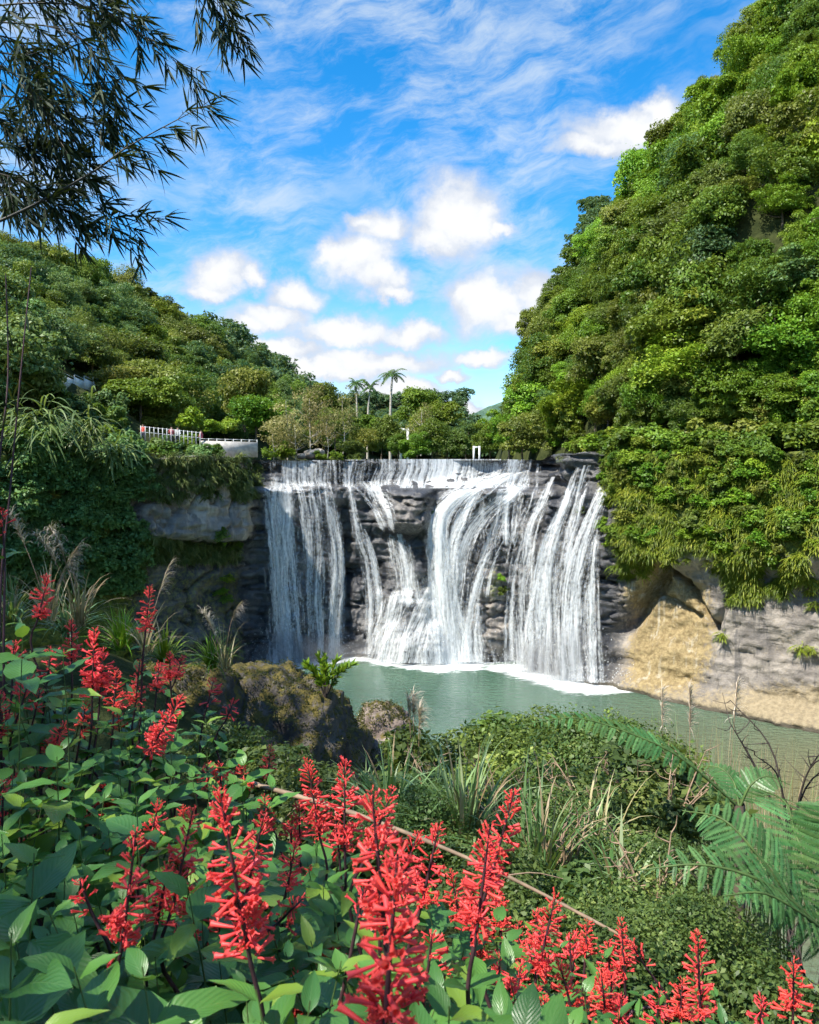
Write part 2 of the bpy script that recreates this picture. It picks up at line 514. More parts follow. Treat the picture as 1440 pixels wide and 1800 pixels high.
def bank_dist(x, y, line):
    """signed distance to a polyline, positive to its left when walked in order"""
    best = np.full(np.shape(x), 1e9); sg = np.zeros(np.shape(x))
    for a, b in zip(line[:-1], line[1:]):
        d = b - a; L2 = d @ d
        t = np.clip(((x - a[0]) * d[0] + (y - a[1]) * d[1]) / L2, 0, 1)
        qx, qy = a[0] + t * d[0], a[1] + t * d[1]
        r = np.hypot(x - qx, y - qy)
        s = d[0] * (y - a[1]) - d[1] * (x - a[0])
        up = r < best - 1e-6
        best = np.where(up, r, best); sg = np.where(up, np.sign(s), sg)
    return best * sg

def H(x, y):
    x = np.asarray(x, float); y = np.asarray(y, float)
    dl = bank_dist(x, y, LEFT_BANK)           # positive = left land
    dr = -bank_dist(x, y, RIGHT_BANK)         # positive = right land
    n = fbm(x * 0.045, y * 0.045, 0, 4, 3)
    n2 = fbm(x * 0.16, y * 0.16, 0, 3, 9)
    floor = np.where(y > 83, 19.4, -3.0)
    far = 15 * np.exp(-((x - 2) / 36) ** 2 - ((y - 235) / 45) ** 2)
    left = 20.3 + 1.5 * sstep(4.0, 6.5, dl) + 0.4 * n2 + np.clip(dl - 8, 0, 52) * 0.66 + np.clip(dl - 60, 0, 60) * 0.12 + 3.0 * n * sstep(8, 30, dl)
    left = left - 0.028 * np.clip(y - 110, 0, 200) * sstep(5, 40, dl)
    left = np.where(dl > 4.0, left, -3.0)
    rise = np.clip(dr - 3.5, 0, 9) * 2.5 + np.clip(dr - 12.5, 0, 40) * 1.27 + np.clip(dr - 52.5, 0, 60) * 0.7
    right = 20.6 + rise + (4.0 * n + 1.2 * n2) * sstep(3, 14, dr)
    right = np.where(dr > 4.5, right, -3.0)
    z = np.maximum(np.maximum(left, right), floor)
    z = np.where(y > 150, np.maximum(z, 19.4 + far), z)
    return z

def build_terrain():
    xs = np.arange(-130, 131, 1.6); ys = np.concatenate([np.arange(8, 140, 1.6), np.arange(140, 480, 6.0)])
    X, Y = np.meshgrid(xs, ys, indexing='ij')
    Z = H(X, Y)
    V = np.stack([X, Y, Z], -1).reshape(-1, 3)
    Q = grid_faces(len(xs), len(ys))
    zq = V[Q][:, :, 2]
    keep = ~(zq.max(1) < -2)
    me = mesh_np('hillside', V, Q[keep], M['soil'])
    link('hillside', me, kind='structure')
build_terrain()

# ------------------------------------------------------------------ cliff face
CURVE = spline([(-30, 18), (-34, 30), (-35, 42), (-32, 54), (-25, 63.5), (-19, 69.5), (-15, 74), (-8, 77), (0, 78), (8, 77), (13, 74), (17, 69.5),
                (21, 65), (26, 60.5), (31, 55.5), (36.5, 47.5), (41, 36), (46, 18)], 900)

def cliff_data():
    seg = np.linalg.norm(np.diff(CURVE, axis=0), axis=1); arc = np.concatenate([[0], np.cumsum(seg)])
    s = np.arange(0, arc[-1], 0.17)
    C = np.stack([np.interp(s, arc, CURVE[:, 0]), np.interp(s, arc, CURVE[:, 1])], -1)
    T = np.gradient(C, axis=0); T = nrmz(T)
    k = np.ones(61) / 61
    Ts = np.stack([np.convolve(np.pad(T[:, i], 30, 'edge'), k, 'valid') for i in (0, 1)], -1); Ts = nrmz(Ts)
    Nn = np.stack([Ts[:, 1], -Ts[:, 0]], -1)        # outwards, towards the pool
    z = np.concatenate([np.arange(-2, 21.6, 0.15)])
    return s, C, Nn, z

def bell(px, py, cx, cy_, rx, ry, p=2.0):
    return np.exp(-(np.abs((px - cx) / rx) ** p + np.abs((py - cy_) / ry) ** p))

def seg_d(px, py, a, b):
    a = np.array(a, float); b = np.array(b, float); d = b - a
    t = np.clip(((px - a[0]) * d[0] + (py - a[1]) * d[1]) / (d @ d), 0, 1)
    return np.hypot(px - a[0] - t * d[0], py - a[1] - t * d[1])

def build_cliff():
    s, C, Nn, z = cliff_data()
    S, Z = np.meshgrid(s, z, indexing='ij')
    X = np.repeat(C[:, :1], len(z), 1); Y = np.repeat(C[:, 1:], len(z), 1)
    px = 720 + F * X / Y; py = 830 - F * (Z - 19) / Y
    fall = sstep(425, 455, px) * sstep(1010, 950, px) * (Y > 60)
    rfall = sstep(915, 960, px) * sstep(1105, 1060, px) * (Y > 60)
    right = sstep(1065, 1110, px) * (X > 0); left = sstep(455, 420, px) * (X < 0)
    o = np.zeros_like(S)
    # stepped lip of the fall
    o += fall * (-3.2 * sstep(17.2, 17.8, Z + 0.25 * fbm(S * 0.3, 0, 0, 3, 5)) - 0.9 * sstep(18.9, 19.1, Z))
    o += fall * 0.9 * sstep(19.75, 19.85, Z)                     # thin crest slab
    B = lambda cx, cy_, rx, ry, amp, p=2.0: amp * bell(px, py, cx, cy_, rx, ry, p)
    o += B(718, 892, 46, 44, 4.0, 4) + B(735, 985, 26, 60, 1.6, 3)
    o += B(735, 1130, 95, 80, 4.5, 2.2) - B(640, 1060, 45, 90, 1.6, 3)
    o += B(845, 862, 52, 22, 2.6, 3) + B(880, 925, 42, 55, 1.4, 3) + B(790, 850, 40, 30, 1.0)
    o += B(872, 1095, 40, 85, 2.6, 3) + B(870, 1000, 26, 50, 1.2, 3)
    o += rfall * (2.6 * sstep(21, 2, Z) - 0.4) + B(985, 815, 40, 32, 2.4, 4) + B(940, 850, 30, 30, 1.2, 3)
    o += B(1030, 900, 12, 60, 1.0) + B(975, 930, 12, 70, 0.8) + B(930, 1000, 10, 90, 0.8)
    o -= B(605, 1000, 14, 120, 1.4, 3) + B(445, 1060, 30, 120, 1.8, 4)
    o += B(470, 850, 60, 25, 0.8) - B(560, 985, 60, 30, 0.5)
    # left wall: pale slab with an undercut below it, ledges
    o += left * (1.5 * sstep(952, 944, py - 0.06 * (px - 330)) * sstep(220, 260, px) + 0.9 * sstep(1010, 990, py) * sstep(300, 150, px))
    o -= left * 0.8 * bell(px, py, 340, 1065, 120, 40, 4)
    o += left * 1.0 * sstep(1090, 1130, py)
    # right wall: overhanging mossy brow, hollow, crevices, bench at the waterline
    o += right * (1.3 * sstep(1010, 975, py + 18 * fbm(S * 0.4, Z * 0.1, 0, 3, 21)) + 1.6 * sstep(1.8, 0.3, Z))
    o -= right * bell(px, py, 1185, 1075, 62, 70, 2.5) * 1.5
    for a, b, wd, amp in (((1098, 1105), (1166, 1000), 13, 2.4), ((1166, 1000), (1205, 1028), 6, 1.3), ((1205, 1028), (1262, 1108), 6, 1.2),
                          ((1262, 1108), (1300, 1030), 7, 0.8), ((1150, 1048), (1230, 1088), 5, 0.7), ((1060, 1012), (1110, 1016), 5, 1.0)):
        o -= right * amp * np.exp(-(seg_d(px, py, a, b) / wd) ** 2)
    # rough rock
    big = fbm(S * 0.11, Z * 0.16, 1.3, 4, 31)
    strat = fbm(S * 0.10, Z * 0.95 + 0.08 * S, 4.1, 4, 41)
    fine = fbm(S * 0.9, Z * 0.9, 7.7, 4, 51)
    blk = np.abs(fbm(S * 0.33, Z * 0.28, 2.2, 3, 61))
    vfine = fbm(S * 2.6, Z * 2.0, 3.3, 3, 55)
    shelf = np.abs(fbm(S * 0.22 + 7, Z * 0.75, 6.6, 3, 64))
    o += 1.3 * big + 0.75 * strat * (1 - 0.7 * right - 0.5 * left) + 0.40 * fine + (0.16 - 0.06 * right) * vfine - 0.9 * np.exp(-(blk / 0.05) ** 2) * (1 - 0.6 * fall) * (1 - 0.85 * right) - 0.7 * np.exp(-(shelf / 0.06) ** 2) * (1 - 0.85 * right - 0.6 * left)
    top = 20.25 + 0.0 * S
    rocktop = sstep(925, 945, px) * (X > 0)
    top = top + rocktop * (0.35 + 0.5 * fbm(S * 0.5, 3, 0, 3, 71)) + left * (0.3 + 0.6 * fbm(S * 0.3, 9, 0, 3, 72))
    Zt = np.minimum(Z, top)
    PX = X + Nn[:, :1] * o; PY = Y + Nn[:, 1:] * o
    V = np.stack([PX, PY, Zt], -1)
    # cap going inland
    last = V[:, -1]
    caps = []
    for k, (dd, dz) in enumerate(((2.0, 0.02), (5.0, 0.0), (10.0, -0.1))):
        c = np.stack([last[:, 0] - Nn[:, 0] * dd, last[:, 1] - Nn[:, 1] * dd, last[:, 2] + dz], -1); caps.append(c[:, None])
    V = np.concatenate([V] + caps, 1)
    nz = V.shape[1]
    def ext(a):
        return np.concatenate([a, np.repeat(a[:, -1:], 3, 1)], 1).ravel()
    wet = np.clip(fall + rfall, 0, 1)
    pale = np.clip(left * sstep(225, 270, px) * sstep(955, 940, py) * 0.95 + right * 0.75 * sstep(1000, 1050, px) + 0.35 * bell(px, py, 1000, 1000, 60, 200) + 0.8 * bell(px, py, 872, 1080, 45, 110, 3)
                   + 0.55 * bell(px, py, 718, 905, 45, 45, 3) + 0.42 * left * sstep(420, 380, px), 0, 1)
    ochre = right * np.clip(bell(px, py, 1180, 1120, 85, 120, 3) * 1.0 + 0.9 * bell(px, py, 1120, 960, 30, 90, 2), 0, 1)
    tan = 0.42 * left * sstep(255, 300, px) * sstep(952, 940, py) * (Z < 18) + right * np.clip(sstep(1180, 1240, py) * 0.66 + 0.35 * bell(px, py, 1390, 1130, 90, 100), 0, 1)
    moss = np.clip(right * sstep(1000, 960, py) * 0.8 + left * 0.42 * sstep(980, 1010, py) + left * 0.7 * sstep(240, 180, px) + bell(px, py, 430, 850, 22, 30, 4)
                   + 0.6 * bell(px, py, 880, 1020, 14, 40) + 0.5 * bell(px, py, 985, 808, 40, 20), 0, 1)
    me = mesh_np('cliff', V.reshape(-1, 3), grid_faces(len(s), nz), M['rock'],
                 {'wet': ext(wet), 'pale': ext(pale), 'ochre': ext(ochre), 'tan': ext(tan), 'moss': ext(moss), 'slab': ext(0.95 * left * sstep(235, 275, px) * sstep(435, 405, px) * sstep(955, 940, py) * sstep(855, 870, py))})
    link('cliff', me, kind='structure')
    Q = grid_faces(len(s), nz)
    return BVHTree.FromPolygons(V.reshape(-1, 3).tolist(), Q.tolist())
CLIFF = build_cliff()

def hit(px, py):
    d = Vector(ray(px, py)).normalized()
    loc, n, i, dist = CLIFF.ray_cast(Vector(CAM), d)
    if loc is None:
        return None, None
    if n.dot(d) > 0:
        n = -n
    return np.array(loc), np.array(n)

# ------------------------------------------------------------------ waters
FALL_FEET = [(470, 1165, 1.0), (500, 1165, 1.2), (535, 1160, 1.0), (570, 1156, 1.0), (600, 1155, .7), (645, 1153, .6), (690, 1155, 1.3), (730, 1158, 1.6), (770, 1160, 1.8), (810, 1160, 1.6),
             (835, 1158, .9), (900, 1172, .8), (935, 1178, 1.2), (970, 1186, 1.5), (1005, 1194, 1.7), (1040, 1200, 1.3), (1075, 1206, .7)]
def build_water():
    xs = np.arange(-60, 75, 0.7); ys = np.arange(4, 82, 0.7)
    X, Y = np.meshgrid(xs, ys, indexing='ij')
    foam = np.zeros_like(X)
    for (a, b, w) in FALL_FEET:
        r = ray(a, b); p = CAM + r * (-19 / r[2])
        d2 = ((X - p[0]) / 3.0) ** 2 + ((Y - p[1] + 0.6) / (2.5 * w)) ** 2
        foam = np.maximum(foam, np.exp(-d2) * min(1.15, 0.65 + 0.38 * w))
    foam = np.maximum(foam, 0.75 * sstep(73.8, 76.2, Y) * (np.abs(X) < 15))
    r = ray(1330, 1340); p = CAM + r * (-19 / r[2])
    silt = np.clip(np.exp(-(((X - p[0] - 4) / 16) ** 2 + ((Y - p[1] + 10) / 16) ** 2)) * 1.1, 0, 1)
    me = mesh_np('pool_water', np.stack([X, Y, 0 * X], -1).reshape(-1, 3), grid_faces(len(xs), len(ys)), M['pool'],
                 {'foam': foam.ravel(), 'silt': silt.ravel()})
    link('pool_water', me, kind='structure')
    xs = np.linspace(-22, 24, 30); ys = np.linspace(82.2, 170, 40)
    X, Y = np.meshgrid(xs, ys, indexing='ij')
    me = mesh_np('upper_river', np.stack([X, Y, 20.05 + 0 * X], -1).reshape(-1, 3), grid_faces(30, 40), M['pool'],
                 {'foam': 0 * X.ravel(), 'silt': 0 * X.ravel()})
    link('upper_river', me, kind='structure')
build_water()

# streams of the fall on the photograph: [(px, py, half width)...], density, lift off the rock
STREAMS = [
    ([(622, 808, 30), (620, 824, 32), (618, 840, 34), (618, 860, 34)], 0.60, 0.10),
    ([(535, 809, 88), (535, 826, 84), (535, 842, 80), (540, 866, 80)], 0.66, 0.10),
    ([(430, 812, 18), (430, 826, 20)], 0.55, 0.10),
    ([(775, 807, 172), (775, 824, 172), (770, 838, 168), (765, 858, 164)], 0.80, 0.10),
    ([(910, 808, 42), (905, 830, 44), (895, 860, 46), (885, 885, 46)], 0.62, 0.14),
    ([(488, 838, 24), (486, 870, 30), (492, 920, 34), (497, 1000, 36), (503, 1080, 38), (508, 1166, 44)], 0.80, 0.22),
    ([(500, 860, 30), (500, 930, 30), (505, 1020, 26), (512, 1166, 30)], 0.72, 0.5),
    ([(556, 845, 44), (560, 900, 42), (566, 960, 36), (568, 1040, 32), (566, 1158, 32)], 0.56, 0.24),
    ([(575, 850, 10), (586, 920, 13), (593, 980, 12), (590, 1060, 11), (584, 1158, 14)], 0.78, 0.42),
    ([(530, 850, 16), (540, 910, 18), (545, 980, 14), (545, 1050, 12), (548, 1158, 16)], 0.56, 0.38),
    ([(614, 848, 9), (622, 900, 10), (632, 950, 17), (645, 990, 21), (650, 1050, 21), (648, 1150, 22)], 0.58, 0.22),
    ([(640, 930, 6), (658, 985, 6), (666, 1040, 7), (668, 1090, 8)], 0.70, 0.3),
    ([(655, 846, 40), (668, 872, 26), (680, 900, 17), (690, 936, 12)], 0.78, 0.16),
    ([(697, 938, 20), (705, 980, 26), (712, 1030, 32), (714, 1070, 40)], 0.74, 0.2),
    ([(900, 826, 50), (850, 846, 46), (800, 872, 36), (772, 915, 24), (770, 970, 28), (778, 1050, 38), (790, 1120, 48), (796, 1168, 58)], 0.86, 0.22),
    ([(820, 862, 20), (784, 888, 16), (768, 925, 18), (770, 1000, 24), (778, 1090, 34), (785, 1168, 46)], 0.92, 0.4),
    ([(945, 815, 20), (932, 880, 24), (908, 940, 20), (895, 1000, 15), (890, 1080, 12), (888, 1160, 16)], 0.48, 0.25),
    ([(890, 868, 28), (874, 930, 22), (852, 990, 16), (842, 1060, 12)], 0.64, 0.3),
    ([(842, 858, 22), (818, 905, 20), (800, 960, 18), (795, 1040, 20)], 0.74, 0.3),
    ([(700, 1040, 20), (690, 1080, 34), (680, 1125, 40), (672, 1164, 46)], 0.72, 0.4),
    ([(840, 1060, 14), (842, 1110, 22), (846, 1166, 34)], 0.55, 0.4),
    ([(770, 1020, 24), (745, 1070, 42), (725, 1120, 60), (715, 1166, 74)], 0.80, 0.35),
    ([(925, 836, 26), (890, 872, 34), (850, 906, 40), (822, 950, 28), (808, 1010, 24), (802, 1080, 24), (806, 1166, 30)], 0.68, 0.26),
    ([(862, 968, 8), (846, 1000, 11), (832, 1050, 13), (824, 1100, 15), (818, 1164, 24)], 0.80, 0.3),
    ([(925, 822, 16), (915, 870, 28), (910, 920, 28), (905, 960, 20)], 0.50, 0.2),
    ([(972, 838, 7), (956, 876, 13), (934, 926, 18), (922, 990, 21), (918, 1080, 26), (924, 1180, 32)], 0.64, 0.25),
    ([(1014, 822, 8), (998, 876, 12), (974, 940, 19), (962, 1010, 23), (962, 1100, 28), (966, 1188, 38)], 0.72, 0.3),
    ([(1000, 850, 8), (985, 900, 10), (958, 970, 12), (945, 1060, 16), (945, 1184, 24)], 0.62, 0.45),
    ([(1072, 832, 9), (1050, 886, 15), (1024, 950, 22), (1008, 1020, 29), (1002, 1110, 35), (1004, 1198, 46)], 0.82, 0.35),
    ([(1040, 818, 16), (1028, 850, 13), (1016, 890, 9), (1000, 950, 9), (990, 1020, 12)], 0.60, 0.25),
    ([(1050, 930, 12), (1040, 990, 18), (1035, 1080, 26), (1036, 1200, 34)], 0.54, 0.5),
    ([(990, 1000, 40), (985, 1090, 55), (985, 1192, 66)], 0.46, 0.7),
]
def strands():
    """wider soft body of each stream plus loose strands beside it"""
    r = np.random.default_rng(77); out = []
    for k, (pts, dens, lift) in enumerate(STREAMS):
        if k < 5:
            out.append((pts, dens, lift, k)); continue
        out.append(([(x, y, w * 1.15 + 2) for x, y, w in pts], dens - 0.07, lift, k))
        P = np.array(pts, float)
        for j in range(3):
            a = r.uniform(-1.1, 1.1); n0 = r.integers(0, max(1, len(P) - 2)); wd = r.uniform(5, 10)
            Q = P[n0:].copy()
            Q[:, 0] += a * Q[:, 2] + r.normal() * 3; Q[:, 2] = wd * np.linspace(0.6, 1.5, len(Q))
            if len(Q) > 2: out.append(([tuple(q) for q in Q], r.uniform(0.45, 0.66), lift + r.uniform(-0.05, 0.25), k))
    for (x0, x1, y0, y1, d) in ((455, 600, 850, 1150, 0.24), (760, 930, 850, 985, 0.30), (900, 1060, 880, 1185, 0.22)):
        out.append(([((x0 + x1) / 2, y0 + (y1 - y0) * t, (x1 - x0) / 2) for t in (0, .33, .66, 1)], d, 0.12, 9))
    return out

def build_fall():
    root = thing('waterfall', 'broad white waterfall dropping over the dark horseshoe cliff into the green pool', 'waterfall', (0, 76, 0))
    for kk, (pts, dens, lift, k) in enumerate(strands()):
        pts = np.array(pts, float)
        L = np.abs(np.diff(pts[:, 1])).sum()
        n = max(8, int(L / 4))
        P = spline(pts, n)
        m = int(np.clip(P[:, 2].max() / 3.0, 6, 60))
        us = np.linspace(-1, 1, m)
        V = np.full((n, m, 3), np.nan); prevy = np.full(m, 1e9)
        for i in range(n):
            for j in range(m):
                q, nn = hit(P[i, 0] + us[j] * P[i, 2], P[i, 1])
                if q is None:
                    continue
                V[i, j] = q
        # fill misses from neighbours
        yv = V[:, :, 1]
        yv = np.where(np.isnan(yv), np.nanmedian(yv), yv)
        # water leaves the rock and falls free: it never swings back under an overhang
        for i in range(n):
            row = yv[i] - lift
            row = np.convolve(np.pad(row, 2, 'edge'), np.ones(5) / 5, 'valid')
            prevy = np.minimum(prevy - 0.006, row)
            yv[i] = prevy
        PX = P[:, :1] + us[None] * P[:, 2:3]; PY = np.repeat(P[:, 1:2], m, 1)
        V = at(PX, PY, yv)
        V[..., 2] = np.maximum(V[..., 2], 0.02)
        v_len = np.concatenate([[0], np.cumsum(np.linalg.norm(np.diff(V[:, m // 2], axis=0), axis=1))])
        U = (us[None] * P[:, 2:3]) * 0.058
        uv = np.stack([U, np.repeat(v_len[:, None], m, 1)], -1)
        edge = np.repeat(np.abs(us)[None], n, 0)
        fade = np.minimum(1, np.linspace(0, 1, n) * 7)[:, None] if k > 4 else np.ones((n, 1))
        dn = dens * np.repeat(0.72 + 0.28 * fade, m, 1)
        if P[-1, 1] < 1120 and k > 4:
            dn = dn * np.repeat(np.minimum(1, (1 - np.linspace(0, 1, n)) * 5 + 0.35)[:, None], m, 1)
        me = mesh_np('stream', V.reshape(-1, 3) - np.array([0, 76, 0]), grid_faces(n, m), M['fall'],
                     {'edge': edge.ravel(), 'dens': dn.ravel(), 'seed': np.full(n * m, kk * 3.7)}, uv=uv.reshape(-1, 2))
        link('stream', me, root)
    # spray droplets thrown up at the feet
    Cs = []
    for (a, b, w) in FALL_FEET:
        r = ray(a, b); p = CAM + r * (-19 / r[2])
        nn = int(330 * w)
        e = np.abs(rng.normal(size=nn)) * 1.5 * w
        Cs.append(p + np.stack([rng.normal(size=nn) * 1.3, rng.normal(size=nn) * 0.8 - 0.3, e], -1))
    Cs = np.concatenate(Cs)
    D = rdir(len(Cs)); N2 = rdir(len(Cs)); sz = rng.uniform(0.03, 0.10, len(Cs))
    V, Q = diamonds(Cs - np.array([0, 76, 0]), D, N2, sz, sz)
    m_, g, out = new_mat('spray_drop')
    g.l.new(principled(g, (0.85, 0.89, 0.9), 0.5), out.inputs[0])
    link('spray', mesh_np('spray', V, Q, m_), root, kind='stuff')
build_fall()

def build_mist():
    m, g, out = new_mat('mist_air')
    vs = g.node('ShaderNodeVolumePrincipled')
    vs.inputs['Color'].default_value = (0.96, 0.98, 1, 1)
    vs.inputs['Density'].default_value = 0.14
    vs.inputs['Anisotropy'].default_value = 0.2
    g.l.new(vs.outputs[0], out.inputs['Volume'])
    a = Acc()
    spots = [(508, 1158, 3.6, 1.5, 3.2), (560, 1152, 3.2, 1.4, 2.6), (640, 1150, 3.0, 1.3, 1.8), (740, 1140, 5.2, 1.6, 4.6), (800, 1146, 4.4, 1.6, 3.6), (935, 1172, 3.6, 1.4, 3.0), (995, 1185, 4.6, 1.7, 4.8)]
    for i, (px, py, rx, ry, rz) in enumerate(spots):
        r = ray(px, py + 8); p = CAM + r * (-19 / r[2])
        th = np.linspace(0, 2 * np.pi, 20, endpoint=False); ph = np.linspace(0.02, np.pi - 0.02, 11)
        TH, PH = np.meshgrid(th, ph, indexing='ij')
        V = np.stack([rx * np.sin(PH) * np.cos(TH), ry * np.sin(PH) * np.sin(TH), rz * np.cos(PH)], -1)
        V = V * (1 + 0.1 * fbm(TH * 0 + np.cos(TH) * 1.5, np.sin(TH) * 1.5, PH, 2, 5 + i))[..., None]
        n, mm = V.shape[:2]; idx = np.arange(n * mm).reshape(n, mm); nx = np.roll(idx, -1, 0)
        Q = np.stack([idx[:, :-1], nx[:, :-1], nx[:, 1:], idx[:, 1:]], -1).reshape(-1, 4)
        me = mesh_np('mist', V.reshape(-1, 3), Q[:, ::-1], m)
        o = link('mist', me, kind='stuff', label='soft white mist hanging at the foot of the waterfall', category='mist')
        o.location = (p[0], p[1] - 1.2, 0.5)
build_mist()

# ------------------------------------------------------------------ trees
def crown_mesh(name, seed, nclump=46, per=190, leaf=0.10, flat=0.8, mat='tree_a', layered=False, droop=0.25):
    """unit crown (radius about 1, base at z = 0): clumps of leaf-sized faces"""
    r = np.random.default_rng(seed)
    C = []
    while len(C) < nclump:
        p = r.normal(size=3); p /= np.linalg.norm(p)
        rad = r.uniform(0.45, 1.08) if len(C) > nclump // 5 else r.uniform(0.0, 0.45)
        p = p * rad * np.array([1, 1, flat])
        if p[2] < -0.55 * flat:
            continue
        C.append(p)
    Vs, Qs, Ts = [], [], []; n0 = 0
    lump = 1 + 0.32 * r.normal(size=nclump)
    for i, c in enumerate(C):
        cr = 0.27 * np.clip(lump[i], 0.4, 1.7) * (1.15 if np.linalg.norm(c) < 0.8 else 0.8)
        k = int(per * np.clip(lump[i], 0.5, 1.5) ** 2)
        d = rdir(k, r)
        d[:, 2] = np.where(d[:, 2] < -0.35, -d[:, 2], d[:, 2])
        rr = cr * (r.uniform(0.35, 1.05, k) ** 0.6 + np.abs(r.normal(size=k)) * 0.16)
        P = c + d * rr[:, None] * np.array([1.1, 1.1, 0.68 if layered else 0.9])
        N2 = nrmz(d * 0.6 + np.array([0, 0, 0.6]) + r.normal(size=(k, 3)) * 0.55)
        D = nrmz(np.cross(N2, rdir(k, r)) + np.array([0, 0, -droop]) + d * 0.4)
        L = leaf * r.uniform(0.6, 1.35, k)
        V, Q = diamonds(P, D, N2, L, L * r.uniform(0.42, 0.7, k))
        Vs.append(V); Qs.append(Q + n0); n0 += len(V)
        t = np.clip(r.uniform(0.1, 0.9) + 0.16 * r.normal(size=k), 0, 1)
        Ts.append(np.repeat(t, 4))
    V = np.concatenate(Vs); V[:, 2] += 0.62 * flat
    return mesh_np(name, V, np.concatenate(Qs), M[mat], {'tint': np.concatenate(Ts)}, smooth=False)

def trunk_mesh(seed, mat='bark', hgt=1.0, limbs=6, rad=0.055):
    """unit trunk: from z = -0.55 up into a unit crown"""
    r = np.random.default_rng(seed)
    a = Acc()
    top = np.array([r.normal() * 0.12, r.normal() * 0.12, hgt])
    pts = spline([(0, 0, -0.75), (r.normal() * 0.05, r.normal() * 0.05, -0.1), top * 0.55, top], 9)
    a.add(*tube(pts, np.linspace(rad, rad * 0.28, 9), 7))
    for i in range(limbs):
        t = r.uniform(0.35, 0.8); b = pts[int(t * 8)]
        th = r.uniform(0, 2 * np.pi); e = b + np.array([math.cos(th) * 0.6, math.sin(th) * 0.6, r.uniform(0.15, 0.5)])
        a.add(*tube(spline([b, (b + e) / 2 + np.array([0, 0, -0.05]), e], 6), np.linspace(rad * 0.45, rad * 0.12, 6), 5))
    return a.mesh('trunk', M[mat])

CROWNS = [crown_mesh('crown', 100 + i, 54, 230, 0.098, (0.8, 0.95, 0.7)[i % 3], layered=(i % 2 == 1)) for i in range(6)]
FINE = [crown_mesh('crown', 200 + i, 60, 210, 0.075, 0.8, layered=(i % 2 == 0)) for i in range(3)]
THIN = [crown_mesh('crown', 300 + i, 34, 60, 0.085, 1.25, mat='tree_straw', droop=0.0) for i in range(3)]
TRUNKS = [trunk_mesh(500 + i) for i in range(4)]
PALE_TRUNKS = [trunk_mesh(520 + i, 'pale_bark', 1.5, 12, 0.035) for i in range(2)]

def tree(name, label, loc, size, crowns, mat=None, group=None, trunks=TRUNKS, stretch=1.0, lean=0.0, category='tree'):
    root = thing(name, label, category, loc, group, random.uniform(0, 6.28))
    up = size * 0.55
    c = link('crown', random.choice(crowns), root)
    c.location = (0, 0, up); c.scale = (size * random.uniform(0.85, 1.2), size * random.uniform(0.8, 1.2), size * stretch * random.uniform(0.8, 1.35))
    c.rotation_euler = (random.gauss(0, 0.22), random.gauss(0, 0.22), 0)
    if mat:
        c.material_slots[0].link = 'OBJECT'; c.material_slots[0].material = M[mat]
    t = link('trunk', random.choice(trunks), root)
    t.location = (0, 0, up); t.scale = (size, size, size * stretch)
    return root

def scatter(n, xr, yr, cond, spacing, margin=70, hide=5.0):
    """tree spots on the hills that the camera can see"""
    x = rng.uniform(*xr, n); y = rng.uniform(*yr, n)
    z = H(x, y)
    ok = cond(x, y, z)
    x, y, z = x[ok], y[ok], z[ok]
    px, py, fw = proj(np.stack([x, y, z + 3], -1))
    ok = (px > -margin) & (px < 1440 + margin) & (py > -430) & (fw > 5)
    x, y, z = x[ok], y[ok], z[ok]
    # line of sight over the terrain
    vis = np.ones(len(x), bool)
    tgt = np.stack([x, y, z + hide], -1)
    for t in np.linspace(0.35, 0.93, 50):
        q = CAM + (tgt - CAM) * t
        hq = H(q[:, 0], q[:, 1])
        vis &= ~((hq > q[:, 2] + 2.5) & (q[:, 1] > 40))
    x, y, z = x[vis], y[vis], z[vis]
    out = []
    cell = {}
    for p in zip(x, y, z):
        sp = spacing(p)
        k = tuple(int(math.floor(c / 4.0)) for c in p)
        bad = False
        for i in (-1, 0, 1):
            for j in (-1, 0, 1):
                for l in (-1, 0, 1):
                    for q in cell.get((k[0] + i, k[1] + j, k[2] + l), ()):
                        if (p[0] - q[0]) ** 2 + (p[1] - q[1]) ** 2 + (p[2] - q[2]) ** 2 < sp * sp:
                            bad = True; break
        if not bad:
            cell.setdefault(k, []).append(p); out.append(p)
    return out

def hill_hit(px, py, y0=45.0, y1=200.0):
    """where the pixel's line of sight first meets the hills"""
    y = np.linspace(y0, y1, 1200)
    P = at(np.full(1200, float(px)), np.full(1200, float(py)), y)
    k = np.nonzero((H(P[:, 0], P[:, 1]) > P[:, 2]) & (P[:, 2] > 20.5))[0]
    return P[k[0]] if len(k) else None

def cull(spots, rad):
    """drop trees that stand wholly behind nearer ones"""
    P = np.array(spots); sz = np.array([rad(p) for p in spots])
    px, py, fw = proj(P + np.stack([0 * sz, 0 * sz, sz * 1.15], -1))
    r = F * sz * 0.85 / fw / 8.0
    cx, cy_ = px / 8.0 + 10, py / 8.0 + 10
    zb = np.full((250, 200), 1e9)
    cells = []
    for i in range(len(P)):
        y0, y1 = int(max(0, cy_[i] - r[i])), int(min(249, cy_[i] + r[i])); x0, x1 = int(max(0, cx[i] - r[i])), int(min(199, cx[i] + r[i]))
        if y1 < y0 or x1 < x0:
            cells.append(None); continue
        yy, xx = np.mgrid[y0:y1 + 1, x0:x1 + 1]
        k = (yy + .5 - cy_[i]) ** 2 + (xx + .5 - cx[i]) ** 2 < r[i] ** 2
        yy, xx = yy[k], xx[k]
        cells.append((yy, xx)); zb[yy, xx] = np.minimum(zb[yy, xx], fw[i])
    keep = []
    for i in range(len(P)):
        if cells[i] is None or len(cells[i][0]) == 0:
            continue
        yy, xx = cells[i]
        inside = (xx >= 9) & (xx < 191) & (yy >= 9)
        v = ((zb[yy, xx] > fw[i] - 1.2) & inside).sum()
        if v >= 2:
            keep.append(i)
    return [spots[i] for i in keep]

